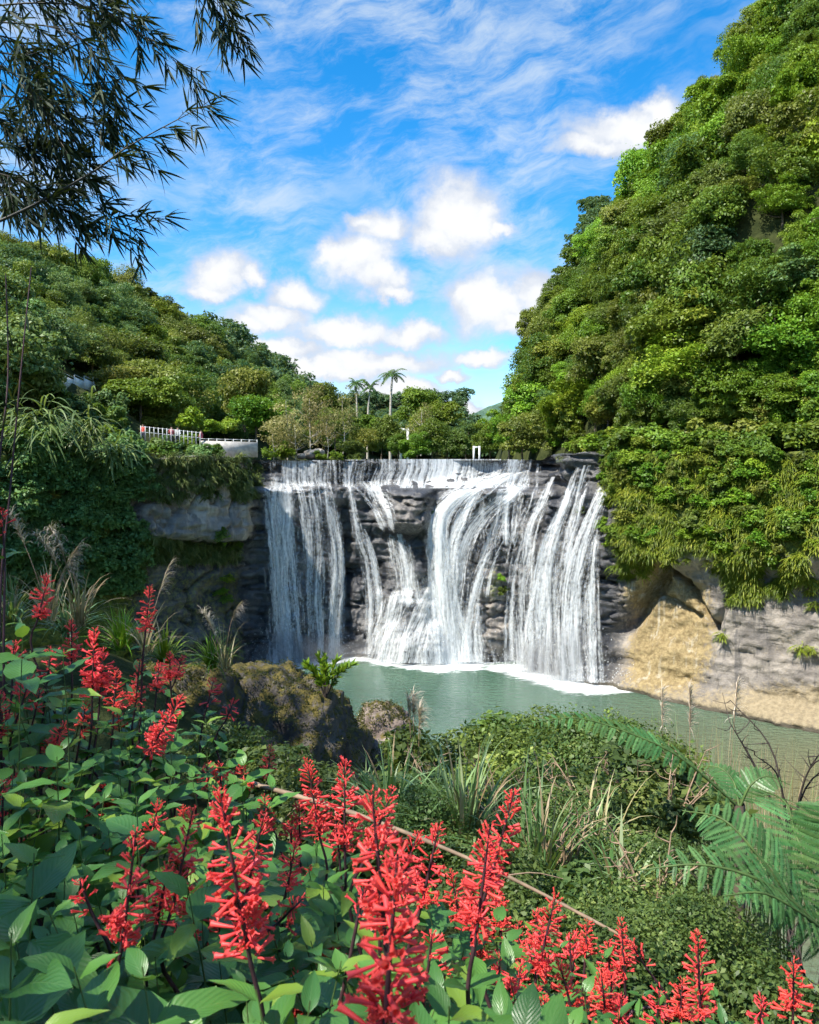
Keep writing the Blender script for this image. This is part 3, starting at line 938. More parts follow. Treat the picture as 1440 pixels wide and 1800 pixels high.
def forest():
    dR = lambda x, y: -bank_dist(x, y, RIGHT_BANK)
    dL = lambda x, y: bank_dist(x, y, LEFT_BANK)
    # right mountain side
    spots = scatter(30000, (5, 110), (25, 175), lambda x, y, z: (dR(x, y) > 4.6) & (z > 19), lambda p: 2.7 if p[1] < 110 else 3.6)
    spots = cull(spots, lambda p: 2.5)
    spots.sort(key=lambda p: p[1])
    print('right trees', len(spots))
    for i, p in enumerate(spots[:300]):
        big = random.random()
        size = random.uniform(1.6, 2.7) if big < 0.75 else random.uniform(2.7, 3.7)
        n = fbm(p[0] * 0.05, p[2] * 0.05, p[1] * 0.05, 2, 77)
        mat = 'tree_a'
        if n > 0.26: mat = 'tree_b'
        elif n < -0.14: mat = 'tree_c'
        if random.random() < 0.16: mat = random.choice(['tree_c', 'tree_b', 'tree_c', 'tree_d'])
        if p[2] < 30 and random.random() < 0.35: mat = 'tree_c'
        zone = 'low on' if p[2] < 34 else ('halfway up' if p[2] < 55 else 'high on')
        hue = {'tree_a': 'deep green', 'tree_b': 'olive green', 'tree_c': 'bright lime green', 'tree_d': 'dark bluish green'}[mat]
        tree('broadleaf_tree', '%s leafy tree %s the steep forested slope right of the waterfall' % (hue, zone), (p[0], p[1], p[2] - 0.5), size,
             CROWNS if random.random() < 0.6 else FINE, mat, 'forest trees on the steep right slope')
    # left hill
    spots = scatter(16000, (-120, 25), (45, 175), lambda x, y, z: (dL(x, y) > 9) & (z > 19.5), lambda p: 3.8 if p[1] < 110 else 4.4)
    spots = cull(spots, lambda p: 3.2)
    print('left trees', len(spots))
    spots.sort(key=lambda p: p[1])
    fy = hill_hit(150, 692)[1]
    for p in spots[:300]:
        size = random.uniform(2.6, 4.0)
        qx, qy, fw = proj(np.array([p[0], p[1], p[2] + size]))
        if p[1] < fy + 6 and abs(qx - 152) < 36 + F * size * 1.05 / fw and abs(qy - 680) < 8 + F * size * 1.05 / fw:
            continue
        n = fbm(p[0] * 0.05, p[2] * 0.07, p[1] * 0.05, 2, 78)
        mat = 'tree_d' if n < -0.05 else ('tree_a' if n < 0.2 else 'tree_b')
        zone = 'low on' if p[2] < 33 else 'high on'
        hue = {'tree_a': 'mid green', 'tree_b': 'olive green', 'tree_d': 'dark bluish green'}[mat]
        tree('evergreen_tree', '%s leafy tree %s the forested hill left of the waterfall' % (hue, zone), (p[0], p[1], p[2] - 0.5), size,
             CROWNS if random.random() < 0.6 else FINE, mat, 'forest trees on the left hill')
    # wooded valley head behind the crest, too far to tell its trees apart
    spots = scatter(6000, (-60, 90), (176, 470), lambda x, y, z: z > 18.9, lambda p: 6.0, hide=8)
    spots = cull(spots, lambda p: 5.0)
    print('far trees', len(spots))
    base = [crown_mesh('crown', 400 + i, 36, 42, 0.19, 0.75, mat='tree_far') for i in range(2)]
    Vs, Qs, Ts = [], [], []; n0 = 0
    for p in spots:
        me = random.choice(base); nv = len(me.vertices)
        v = np.zeros(nv * 3, np.float32); me.vertices.foreach_get('co', v); v = v.reshape(-1, 3)
        t = np.zeros(nv, np.float32); me.attributes['tint'].data.foreach_get('value', t)
        sz = random.uniform(3.8, 5.6); a = random.uniform(0, 6.28); c, s_ = math.cos(a), math.sin(a)
        v = np.stack([v[:, 0] * c - v[:, 1] * s_, v[:, 0] * s_ + v[:, 1] * c, v[:, 2]], -1) * sz + np.array(p)
        Vs.append(v); Qs.append(np.arange(nv).reshape(-1, 4) + n0); n0 += nv; Ts.append(np.clip(t * 0.6 + random.uniform(0, 0.5), 0, 1))
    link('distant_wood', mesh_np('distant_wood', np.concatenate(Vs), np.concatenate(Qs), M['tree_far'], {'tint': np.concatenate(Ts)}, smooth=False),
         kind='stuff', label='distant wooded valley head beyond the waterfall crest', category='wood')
forest()

def ridge_trees():
    for px, py, s_ in ((945, 600, 2.4), (930, 640, 2.4), (905, 700, 2.2), (900, 725, 2.2), (930, 745, 2.0), (960, 750, 2.0), (1000, 760, 2.0), (945, 560, 2.4), (960, 530, 2.4), (1425, 15, 2.6), (1440, 40, 2.6), (1430, -40, 2.6)):
        q = hill_hit(px, py)
        if q is None: continue
        tree('broadleaf_tree', 'leafy tree standing out along the left outline of the right slope', (q[0], q[1], q[2] - 0.9), s_, CROWNS + FINE, random.choice(['tree_a', 'tree_a', 'tree_c', 'tree_b']), 'trees along the outline of the right slope')
ridge_trees()
def lower_slope():
    for i in range(46):
        q = hill_hit(random.uniform(985, 1450), random.uniform(640, 765))
        if q is None: continue
        tree('young_tree', 'small bushy tree filling the foot of the right slope above the cliff', (q[0], q[1], q[2] - 0.9), random.uniform(1.3, 2.0), CROWNS + FINE, random.choice(['tree_a', 'tree_c', 'tree_b', 'tree_a']), 'small trees at the foot of the right slope')
lower_slope()

# far hill at the end of the valley, bluish haze put into its colour
def far_hill():
    xs = np.linspace(-500, 700, 60); ys = np.linspace(700, 1100, 20)
    X, Y = np.meshgrid(xs, ys, indexing='ij')
    Z = 19 + 62 * np.exp(-((X - 118) / 70) ** 2 - ((Y - 850) / 120) ** 2) + 40 * np.exp(-((X + 60) / 200) ** 2 - ((Y - 900) / 150) ** 2) + 70 * np.exp(-((X - 420) / 200) ** 2 - ((Y - 900) / 150) ** 2)
    Z += 9 * fbm(X * 0.02, Y * 0.02, 0, 4, 15) * sstep(19, 40, Z)
    m, g, out = new_mat('far_forest')
    co = g.node('ShaderNodeTexCoord').outputs['Object']
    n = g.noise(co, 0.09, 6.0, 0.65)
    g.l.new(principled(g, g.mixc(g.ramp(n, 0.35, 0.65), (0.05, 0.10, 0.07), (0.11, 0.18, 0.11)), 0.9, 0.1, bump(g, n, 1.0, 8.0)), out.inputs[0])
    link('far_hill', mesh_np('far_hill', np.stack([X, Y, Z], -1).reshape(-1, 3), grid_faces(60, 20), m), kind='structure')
    # valley ground out to there
    xs = np.linspace(-900, 900, 10); ys = np.linspace(470, 3000, 10)
    X, Y = np.meshgrid(xs, ys, indexing='ij')
    link('valley_ground', mesh_np('valley_ground', np.stack([X, Y, 18.5 + 0 * X], -1).reshape(-1, 3), grid_faces(10, 10), M['soil']), kind='structure')
far_hill()

# ------------------------------------------------------------------ plants that cling to the cliffs
def blades(n, seed, L=1.0, w=0.05, out=0.5, seg=4, spread=1.0):
    """clump of drooping blades: local +Y is away from the wall, +Z up"""
    r = np.random.default_rng(seed)
    a = Acc()
    for i in range(n):
        th = r.normal() * 0.7 * spread; l = L * r.uniform(0.5, 1.2)
        d0 = np.array([math.sin(th), math.cos(th) * out + 0.1, r.uniform(-0.1, 0.9)]); d0 /= np.linalg.norm(d0)
        p = np.array([r.normal() * 0.25 * L, 0, r.normal() * 0.2 * L]); pts = [p]
        d = d0.copy()
        for k in range(seg):
            pts.append(pts[-1] + d * l / seg); d = d + np.array([0, -0.06, -0.62]) * (3.4 / seg); d /= np.linalg.norm(d)
        pts = np.array(pts)
        T = nrmz(np.gradient(pts, axis=0)); S = nrmz(np.cross(T, np.array([0.2 * r.normal(), 0.3, 1.0])))
        ww = w * np.sin(np.linspace(0.25, 1, seg + 1) * np.pi * 0.96)[:, None]
        V = np.stack([pts - S * ww, pts + S * ww], 1).reshape(-1, 3)
        i0 = np.arange(seg) * 2
        Q = np.stack([i0, i0 + 1, i0 + 3, i0 + 2], -1)
        a.add(V, Q, np.clip(r.uniform(0, 1) * 0.5, 0, 1))
    return np.concatenate(a.V), np.concatenate(a.Q), np.concatenate(a.A)

CL = [blades(54, 600 + i, 1.0, 0.036, spread=1.5) for i in range(6)]
def grass_stuff(name, spots, mat, label, size=(0.9, 1.7), parent_kind='stuff', up=False):
    Vs, Qs, Ts = [], [], []; n0 = 0
    for q, n in spots:
        V, Q, A = random.choice(CL)
        s = random.uniform(*size)
        y = np.array([n[0], n[1], 0.15 * n[2]]); y /= np.linalg.norm(y) + 1e-9
        x = np.cross(y, np.array([0, 0, 1.0])); x /= np.linalg.norm(x) + 1e-9
        z = np.cross(x, y)
        if random.random() < 0.5: x = -x
        W = (V * s) @ np.stack([x, y, z]) + q
        Vs.append(W); Qs.append(Q + n0); n0 += len(W)
        Ts.append(np.clip(A + random.uniform(-0.25, 0.55), 0, 1))
    me = mesh_np(name, np.concatenate(Vs), np.concatenate(Qs), M[mat], {'tint': np.concatenate(Ts)}, smooth=False)
    return link(name, me, kind='stuff', label=label, category='grass')

def on_cliff(n, box, keep):
    res = []
    x = rng.uniform(box[0], box[2], n); y = rng.uniform(box[1], box[3], n)
    for a, b in zip(x, y):
        if not keep(a, b):
            continue
        q, nn = hit(a, b)
        if q is not None:
            res.append((q, nn, a, b))
    return res

SHRUBS = [crown_mesh('shrub', 700 + i, 20, 75, 0.21, 0.75) for i in range(4)]
def shrub(label, group, loc, size, mat, meshes=SHRUBS):
    o = link('shrub', random.choice(meshes), None, label=label, category='shrub', group=group)
    o.location = [float(c) for c in loc]; s = size
    o.scale = (s * random.uniform(0.85, 1.2), s * random.uniform(0.85, 1.2), s * random.uniform(0.8, 1.1))
    o.rotation_euler = (random.uniform(-0.3, 0.3), random.uniform(-0.3, 0.3), random.uniform(0, 6.28))
    o.material_slots[0].link = 'OBJECT'; o.material_slots[0].material = M[mat]
    return o

def cliff_plants():
    lowx = [1060, 1080, 1100, 1130, 1165, 1200, 1235, 1290, 1330, 1380, 1440]
    lowy = [900, 960, 1005, 1000, 975, 970, 965, 1045, 1040, 1040, 1035]
    low = lambda a: np.interp(a, lowx, lowy)
    hole = lambda a, b: ((a - 1292) / 24) ** 2 + ((b - 965) / 26) ** 2 < 1
    gap = lambda a, b: fbm(a * 0.03, b * 0.022, 0, 3, 88) > -0.05 + 0.1 * random.gauss(0, 1)
    g = on_cliff(3000, (1062, 800, 1440, 1050), lambda a, b: b < low(a) + 10 * random.gauss(0, 1) and not hole(a, b) and b > 800 and gap(a, b))
    g += on_cliff(170, (1285, 980, 1330, 1060), lambda a, b: abs(a - 1312 + (b - 1000) * 0.15) < 26)
    g += on_cliff(50, (1080, 900, 1135, 1015), lambda a, b: True)
    g += on_cliff(9, (1270, 1060, 1440, 1160), lambda a, b: random.random() < 0.5)
    grass_stuff('hanging_grass', [(q + n * 0.1, n) for q, n, a, b in g], 'moss_grass', 'yellow green grass hanging in curtains over the right cliff', (0.3, 0.95))
    g = on_cliff(330, (225, 800, 455, 885), lambda a, b: b < 868 + 12 * random.gauss(0, 1) - 0.12 * (a - 300))
    g += on_cliff(150, (225, 940, 330, 1000), lambda a, b: b < 990 and b > 935 + 0.15 * (a - 220))
    g += on_cliff(70, (320, 955, 420, 990), lambda a, b: True)
    g += on_cliff(40, (408, 845, 450, 880), lambda a, b: True)
    grass_stuff('ledge_grass', [(q + n * 0.1, n) for q, n, a, b in g], 'cool_grass', 'pale tufted grass on the ledges of the left cliff', (0.5, 1.1))
    # shrubs
    k = 0
    for q, n, a, b in on_cliff(190, (1065, 770, 1440, 1010), lambda a, b: b < low(a) - 15 and random.random() < (1.0 if b < 890 else 0.55)):
        shrub('small leafy shrub growing on the brow of the right cliff', 'shrubs on the right cliff', q + n * 0.3, random.uniform(0.5, 1.15), random.choice(['tree_c', 'tree_a', 'tree_b', 'tree_c']))
    arr = [(np.array([v.co for v in m_.vertices]), np.array([at_.value for at_ in m_.attributes['tint'].data])) for m_ in SHRUBS]
    Vs, Ts = [], []
    for q, n, a, b in on_cliff(190, (0, 700, 250, 1060), lambda a, b: b < 1050):
        V, t = random.choice(arr); sz = random.uniform(0.9, 1.7); th = random.uniform(0, 6.28); c_, s_ = math.cos(th), math.sin(th)
        W = np.stack([V[:, 0] * c_ - V[:, 1] * s_, V[:, 0] * s_ + V[:, 1] * c_, V[:, 2]], -1) * sz + q + n * 0.4
        Vs.append(W); Ts.append(np.clip(t * 0.6 + random.uniform(0, 0.5), 0, 1))
    Vs = np.concatenate(Vs)
    link('undergrowth', mesh_np('undergrowth', Vs, np.arange(len(Vs)).reshape(-1, 4), M['tree_d'], {'tint': np.concatenate(Ts)}, smooth=False), kind='stuff',
         label='cool green undergrowth covering the shaded left cliff', category='undergrowth')
    for px, py, s, m in ((400, 955, 1.0, 'tree_c'), (408, 968, 0.9, 'tree_c'), (392, 948, 0.8, 'tree_a'), (393, 1022, 0.7, 'tree_c'), (388, 1045, 0.6, 'tree_c'), (398, 1060, 0.6, 'tree_a'),
                         (880, 1022, 0.5, 'tree_c'), (886, 1045, 0.6, 'tree_b'), (760, 905, 0.3, 'tree_c'), (1022, 900, 0.5, 'tree_a'), (1062, 930, 0.7, 'tree_c'), (1070, 960, 0.6, 'tree_c'), (1085, 850, 0.8, 'tree_b')):
        q, n = hit(px, py)
        if q is not None:
            shrub('small green shrub rooted in the bare rock beside the falling water', 'shrubs on the wet rock', q + n * 0.15, s, m)
    # edge of the slopes above the cliffs
    for i in range(105):
        t = random.random(); seg = t * 5
        a, b = RIGHT_BANK[2 + int(seg)], RIGHT_BANK[3 + int(seg)]; u = seg - int(seg)
        p = a + (b - a) * u
        d = b - a; d = d / np.linalg.norm(d); nn = np.array([d[1], -d[0]])
        off = random.uniform(0.5, 5.5); p = p + nn * off
        z = max(H(p[0], p[1]), 20.8)
        qx, qy, fw = proj(np.array([p[0], p[1], z]))
        if qx < 925 or qx > 1480: continue
        shrub('leafy shrub at the foot of the forest on the right cliff top', 'shrubs along the right cliff top', (p[0], p[1], z), random.uniform(1.0, 1.9), random.choice(['tree_c', 'tree_a', 'tree_b', 'tree_a']))
    for i in range(110):
        seg = random.uniform(0.3, 5.0)
        a, b = LEFT_BANK[int(seg)], LEFT_BANK[int(seg) + 1]; u = seg - int(seg)
        p = a + (b - a) * u
        d = b - a; d = d / np.linalg.norm(d); nn = np.array([-d[1], d[0]])
        p = p + nn * random.uniform(-0.2, 7.5)
        z = max(H(p[0], p[1]), 20.4)
        qx, qy, fw = proj(np.array([p[0], p[1], z]))
        if qx < -40 or qx > 445: continue
        if 215 < qx < 450 and z > 20.2 and random.random() < 0.55: continue
        if 60 < qx < 240 and qy < 745: continue
        shrub('leafy shrub on the terrace edge above the left cliff', 'shrubs along the left cliff top', (p[0], p[1], z - 0.2), random.uniform(0.8, 1.3) if qx > 215 else random.uniform(1.2, 2.2), random.choice(['tree_d', 'tree_a', 'tree_a']))
cliff_plants()

# ------------------------------------------------------------------ things on the terraces and upstream
M['white_paint'] = plain_mat('white_paint', (0.66, 0.68, 0.66), 0.6, 0.12, 1.5)
M['concrete'] = plain_mat('concrete', (0.48, 0.46, 0.42), 0.85, 0.2, 2.0)

def box(c, size, rot=None):
    sx, sy, sz = [v / 2 for v in size]
    V = np.array([(x, y, z) for x in (-sx, sx) for y in (-sy, sy) for z in (-sz, sz)], float)
    Q = np.array([(0, 1, 3, 2), (4, 6, 7, 5), (0, 4, 5, 1), (2, 3, 7, 6), (0, 2, 6, 4), (1, 5, 7, 3)])
    if rot is not None:
        V = V @ np.asarray(rot).T
    return V + np.asarray(c, float), Q

def fence(label, p0, p1, n, hgt, panel=True, wall=0.0):
    p0 = np.array(p0, float); p1 = np.array(p1, float)
    d = p1 - p0; L = np.linalg.norm(d[:2]); ang = math.atan2(d[1], d[0])
    root = thing('fence', label, 'fence', p0, None, 0)
    c, s = math.cos(ang), math.sin(ang); R = np.array([[c, -s, 0], [s, c, 0], [0, 0, 1]])
    post_me = mesh_np('post', *box((0, 0, hgt / 2), (0.07, 0.07, hgt), None), M['white_paint'], smooth=False)
    for i in range(n + 1):
        o = link('post', post_me, root); o.location = d * i / n; o.rotation_euler = (0, 0, ang)
    step = L / n; slope = d[2] / n
    for i in range(n):
        mid = d * (i + 0.5) / n
        for h in ((0.95, 0.55) if not wall else (0.95,)):
            V, Q = box((0, 0, 0), (step - 0.08, 0.04, 0.05)); V = V @ R.T
            o = link('rail', mesh_np('rail', V, Q, M['white_paint'], smooth=False), root); o.location = mid + np.array([0, 0, hgt * h])
        if panel:
            V, Q = box((0, 0, 0), (step - 0.18, 0.035, hgt * 0.72)); V = V @ R.T
            o = link('panel', mesh_np('panel', V, Q, M['white_paint'], smooth=False), root); o.location = mid + np.array([0, 0, hgt * 0.46])
    if wall:
        V, Q = box((L / 2, 0, wall / 2 - 0.4), (L, 0.3, wall + 0.8)); V = V @ R.T
        link('base_wall', mesh_np('base_wall', V, Q, M['concrete'], smooth=False), root)
    return root
fence('white railing with bars along the terrace path left of the waterfall', at(248, 772, 71), at(352, 782, 74), 14, 1.25, False)
fence('low pale wall with a thin rail at the waterfall end of the terrace path', at(352, 788, 74.3), at(452, 790, 78), 7, 1.0, False, 0.75)
fence('pale panel fence high among the trees on the left hill', hill_hit(112, 692) + np.array([0, 0, 0.1]), hill_hit(192, 696) + np.array([0, 0, 0.1]), 5, 1.9, True)

for k_ in range(26):
    q_ = hill_hit(random.uniform(80, 250), random.uniform(706, 765))
    if q_ is not None:
        shrub('leafy shrub on the slope below the pale panel fence', 'shrubs below the panel fence', q_, random.uniform(0.9, 1.5), random.choice(['tree_d', 'tree_a']))

def person(label, loc, shirt, face=0.0, arm=0.3):
    """small distant walker; the body is one skin surface"""
    me = bpy.data.meshes.new('person')
    J = {'pel': (0, 0, .93, .13), 'waist': (0, 0, 1.08, .125), 'chest': (0, 0, 1.30, .16), 'neck': (0, 0, 1.48, .06), 'head': (0, .02, 1.60, .105), 'top': (0, .02, 1.70, .085)}
    for s, k in ((-1, 'l'), (1, 'r')):
        J['hip' + k] = (s * .10, 0, .86, .10); J['knee' + k] = (s * .12, s * .06, .48, .07); J['ank' + k] = (s * .12, s * .10 - .02, .08, .05); J['toe' + k] = (s * .12, s * .10 + .14, .04, .04)
        J['sho' + k] = (s * .19, 0, 1.40, .07); J['elb' + k] = (s * .25, .02, 1.12, .05); J['wri' + k] = (s * .23, arm * .6, 0.98 + arm * .2, .038)
    names = list(J); idx = {n: i for i, n in enumerate(names)}
    E = [('pel', 'waist'), ('waist', 'chest'), ('chest', 'neck'), ('neck', 'head'), ('head', 'top')]
    for k in 'lr':
        E += [('pel', 'hip' + k), ('hip' + k, 'knee' + k), ('knee' + k, 'ank' + k), ('ank' + k, 'toe' + k), ('chest', 'sho' + k), ('sho' + k, 'elb' + k), ('elb' + k, 'wri' + k)]
    me.from_pydata([J[n][:3] for n in names], [(idx[a], idx[b]) for a, b in E], [])
    o = link('person', me, None, label=label, category='person', group='walkers on the terrace path')
    o.location = [float(c) for c in loc]; o.rotation_euler = (0, 0, face)
    sk = o.modifiers.new('skin', 'SKIN'); sk.use_smooth_shade = True
    for i, n in enumerate(names):
        r = J[n][3]; me.skin_vertices[0].data[i].radius = (r, r)
    me.skin_vertices[0].data[0].use_root = True
    sb = o.modifiers.new('sub', 'SUBSURF'); sb.levels = sb.render_levels = 1
    m, g, out = new_mat('clothing')
    z = g.sep(g.node('ShaderNodeTexCoord').outputs['Object'])[2]
    col = g.mixc(g.m('GREATER_THAN', z, 0.95), (0.05, 0.055, 0.08), shirt)
    col = g.mixc(g.m('GREATER_THAN', z, 1.47), col, (0.45, 0.28, 0.20))
    col = g.mixc(g.m('GREATER_THAN', z, 1.63), col, (0.03, 0.025, 0.02))
    g.l.new(principled(g, col, 0.8), out.inputs[0]); me.materials.append(m)
for (px, py, y, shirt, lab, fa) in ((252, 766, 72.6, (0.62, 0.10, 0.07), 'person in a red top at the left end of the white railing', 2.6),
                                    (302, 770, 74.0, (0.62, 0.16, 0.18), 'person in a pinkish red top behind the middle of the white railing', 0.4),
                                    (313, 771, 74.3, (0.60, 0.60, 0.58), 'person in a pale top beside the one in pinkish red', 3.4),
                                    (354, 776, 75.6, (0.50, 0.12, 0.16), 'person in a dark red top near the right end of the white railing', 1.2)):
    p = at(px, py, y); person(lab, (p[0], p[1], p[2] - 0.6), shirt, fa)

def twin_post(label, px, py_top, y, hgt, gap, w):
    top = at(px, py_top, y)
    root = thing('bridge_post', label, 'bridge post', (top[0], y, top[2] - hgt))
    for s in (-1, 1):
        V, Q = box((s * gap / 2, 0, hgt / 2), (w, w, hgt)); link('pillar', mesh_np('pillar', V, Q, M['white_paint'], smooth=False), root)
    V, Q = box((0, 0, hgt - w * 0.7), (gap - w - 0.01, w * 0.8, w * 0.9)); link('crossbeam', mesh_np('crossbeam', V, Q, M['white_paint'], smooth=False), root)
twin_post('white twin pillars of a footbridge standing just behind the waterfall crest', 838, 784, 84, 2.2, 0.62, 0.2)
twin_post('pale grey twin pillars of a footbridge among the trees below the tall palm', 711, 752, 128, 6.0, 1.2, 0.42)

def palm(label, px, py_top, y, base_z, lean=0.0, seed=1, size=1.0):
    r = np.random.default_rng(seed)
    top = at(px, py_top, y)
    hgt = top[2] - base_z - 1.2
    root = thing('palm_tree', label, 'palm tree', (top[0], y, base_z), 'palms behind the waterfall')
    pts = spline([(0, 0, -0.5), (0.02, 0, hgt * 0.4), (lean * 0.4, 0, hgt * 0.8), (lean, 0, hgt)], 14)
    rad = np.interp(np.linspace(0, 1, 14), [0, 0.3, 0.75, 1], [0.24, 0.2, 0.17, 0.12]) * size
    link('trunk', mesh_np('trunk', *tube(pts, rad, 8), M['pale_bark']), root)
    V, Q = tube([(lean, 0, hgt), (lean, 0, hgt + 0.5), (lean, 0, hgt + 1.0)], [0.17, 0.14, 0.06], 8)
    link('crownshaft', mesh_np('crownshaft', V, Q, M['tree_d'], {'tint': np.full(len(V), 0.6)}), root)
    for i in range(15):
        th = i * 2.4 + r.normal() * 0.2; el = r.uniform(-0.1, 1.25)
        L = r.uniform(2.0, 2.7) * size
        d = np.array([math.cos(th) * math.cos(el), math.sin(th) * math.cos(el), math.sin(el)])
        pts = [np.array([lean, 0, hgt + 0.9])]
        for k in range(9):
            pts.append(pts[-1] + d * L / 9); d = d + np.array([0, 0, -0.20]); d /= np.linalg.norm(d)
        pts = np.array(pts); a = Acc()
        a.add(*tube(pts, np.linspace(0.045, 0.01, 10), 4), 0.4)
        P = spline(pts, 34)[3:]; T = nrmz(np.gradient(P, axis=0)); S = nrmz(np.cross(T, np.array([0, 0, 1.0])))
        for s in (-1, 1):
            k = len(P); ll = 0.62 * size * np.sin(np.linspace(0.35, 1, k) * np.pi * 0.93)
            D = nrmz(S * s + T * 0.55 + np.array([0, 0, -0.55]) + r.normal(size=(k, 3)) * 0.12)
            Vd, Qd = diamonds(P + D * ll[:, None] * 0.5, D, np.cross(D, T) * s, ll, 0.10)
            a.add(Vd, Qd, r.uniform(0.2, 0.8))
        link('frond', a.mesh('frond', M['tree_d'], smooth=False), root)
palm('tallest palm with a pale trunk standing alone against the cloud', 686, 656, 150, 22, 0.4, 11, 1.3)
palm('shorter palm of the close pair, its crown leaning right', 646, 678, 142, 22, 0.5, 12, 1.05)
palm('slim palm at the left of the close pair', 628, 672, 150, 22, -0.2, 13, 0.95)

def upstream():
    for px, py, y, s, st in ((505, 752, 86, 2.6, 1.15), (545, 748, 90, 2.6, 1.2), (520, 775, 84, 1.9, 1.0), (603, 748, 100, 2.4, 1.3), (575, 770, 94, 2.0, 1.1), (480, 780, 83, 1.7, 0.9), (740, 758, 125, 2.8, 1.2)):
        p = at(px, py, y)
        tree('straw_tree', 'thin straw coloured tree with pale twigs on the bank behind the crest', (p[0], y, p[2] - s * 1.1), s, THIN, None, 'straw coloured trees behind the crest', PALE_TRUNKS, st)
    for px, py, y, s, m in ((640, 778, 100, 2.0, 'tree_b'), (670, 770, 104, 2.4, 'tree_b'), (700, 782, 98, 1.8, 'tree_a'), (735, 786, 96, 1.9, 'tree_c'), (760, 775, 104, 2.5, 'tree_a'), (788, 770, 112, 2.7, 'tree_a'),
                            (690, 762, 135, 3.0, 'tree_b'), (655, 755, 138, 3.0, 'tree_a'), (590, 745, 115, 3.0, 'tree_a'), (560, 715, 120, 3.0, 'tree_b'), (615, 785, 92, 1.6, 'tree_b'), (820, 770, 118, 2.8, 'tree_d'), (862, 775, 108, 2.6, 'tree_a'), (895, 765, 96, 2.6, 'tree_c'),
                            (920, 770, 88, 2.3, 'tree_b'), (770, 735, 165, 5.0, 'tree_a'), (735, 725, 185, 6.0, 'tree_a'), (450, 725, 92, 3.2, 'tree_c'), (430, 700, 100, 3.3, 'tree_b')):
        p = at(px, py, y)
        tree('broadleaf_tree', 'rounded green tree on the river bank behind the waterfall crest', (p[0], y, p[2] - s * 1.15), s, CROWNS, m, 'trees on the bank behind the crest')
    for px, py, y, s, m in ((330, 740, 80, 1.5, 'tree_c'), (372, 748, 80, 1.1, 'tree_c'), (404, 746, 82, 1.2, 'tree_c'), (500, 792, 84, 1.5, 'tree_c'), (470, 795, 83, 0.9, 'tree_c'), (590, 800, 88, 0.8, 'tree_c'), (560, 800, 85, 0.8, 'tree_c'), (625, 802, 90, 0.9, 'tree_b'), (440, 795, 81, 0.9, 'tree_d')):
        p = at(px, py, y)
        shrub('bright green shrub beside the terrace path and crest', 'bright shrubs near the crest', (p[0], y, p[2] - s * 0.6), s, m)
    # pale boulders lying on the bank
    for px, py, y, s in ((548, 798, 86, 0.9), (560, 795, 88, 0.7), (530, 802, 85, 0.5)):
        p = at(px, py, y); rock('pale boulder on the bank behind the crest', 'boulders on the bank', p, s, s * 1.2, s * 0.6, 31 + px, 'pale_rock')

def rock(label, group, p, rx, ry, rz, seed, mat, n=26, rough=0.25, name='boulder'):
    th = np.linspace(0, 2 * np.pi, n * 2, endpoint=False); ph = np.linspace(0.0, np.pi, n)
    TH, PH = np.meshgrid(th, ph, indexing='ij')
    U = np.stack([np.sin(PH) * np.cos(TH), np.sin(PH) * np.sin(TH), np.cos(PH)], -1)
    q = np.sign(U) * np.abs(U) ** 0.8
    k = 1 + rough * fbm(U[..., 0] * 1.3 + seed, U[..., 1] * 1.3, U[..., 2] * 1.3, 5, seed) + 0.5 * rough * np.abs(fbm(U[..., 0] * 2.7, U[..., 1] * 2.7 + seed, U[..., 2] * 2.7, 4, seed + 5)) + (0.05 * fbm(U[..., 0] * 9, U[..., 1] * 9 + seed, U[..., 2] * 9, 4, seed + 8) if n > 30 else 0)
    V = q * k[..., None] * np.array([rx, ry, rz])
    a, b = V.shape[:2]; idx = np.arange(a * b).reshape(a, b); nx = np.roll(idx, -1, 0)
    Q = np.stack([idx[:, :-1], idx[:, 1:], nx[:, 1:], nx[:, :-1]], -1).reshape(-1, 4)
    o = link(name, mesh_np(name, V.reshape(-1, 3), Q, M[mat]), None, label=label, category='rock')
    if group: o['group'] = group
    o.location = [float(c) for c in p]
    return o

def stone_mat(name, c0, c1, moss, scale=1.0):
    m, g, out = new_mat(name)
    co = g.node('ShaderNodeTexCoord').outputs['Object']
    n1 = g.noise(co, 1.4 * scale, 8.0, 0.65); n2 = g.noise(co, 7.0 * scale, 6.0, 0.65)
    col = g.mixc(g.ramp(n1, 0.35, 0.65), c0, c1)
    nz = g.sep(g.node('ShaderNodeNewGeometry').outputs['Normal'])[2]
    mm = g.ramp(g.m('ADD', g.m('MULTIPLY', nz, 0.5), g.m('MULTIPLY', g.m('SUBTRACT', n2, 0.5), 2.2)), 0.35 - moss, 0.75 - moss)
    col = g.mixc(mm, col, g.mixc(g.ramp(n2, 0.4, 0.62), (0.045, 0.040, 0.012), (0.13, 0.105, 0.028)))
    g.l.new(principled(g, col, 0.9, 0.25, bump(g, g.m('ADD', n1, g.m('MULTIPLY', n2, 0.6)), 1.0, 0.12)), out.inputs[0])
    return m
M['pale_rock'] = stone_mat('pale_rock', (0.30, 0.26, 0.21), (0.52, 0.46, 0.38), -0.4)
M['mossy_rock'] = stone_mat('mossy_rock', (0.05, 0.045, 0.042), (0.16, 0.14, 0.12), 0.28)
M['brown_rock'] = stone_mat('brown_rock', (0.13, 0.10, 0.085), (0.34, 0.28, 0.24), 0.0)
upstream()
for k_ in range(26):
    q_ = hill_hit(random.uniform(900, 1030), random.uniform(765, 802))
    if q_ is not None:
        shrub('leafy shrub on the bank right behind the waterfall crest', 'shrubs on the right bank behind the crest', q_, random.uniform(0.8, 1.4), random.choice(['tree_b', 'tree_a', 'tree_c']))

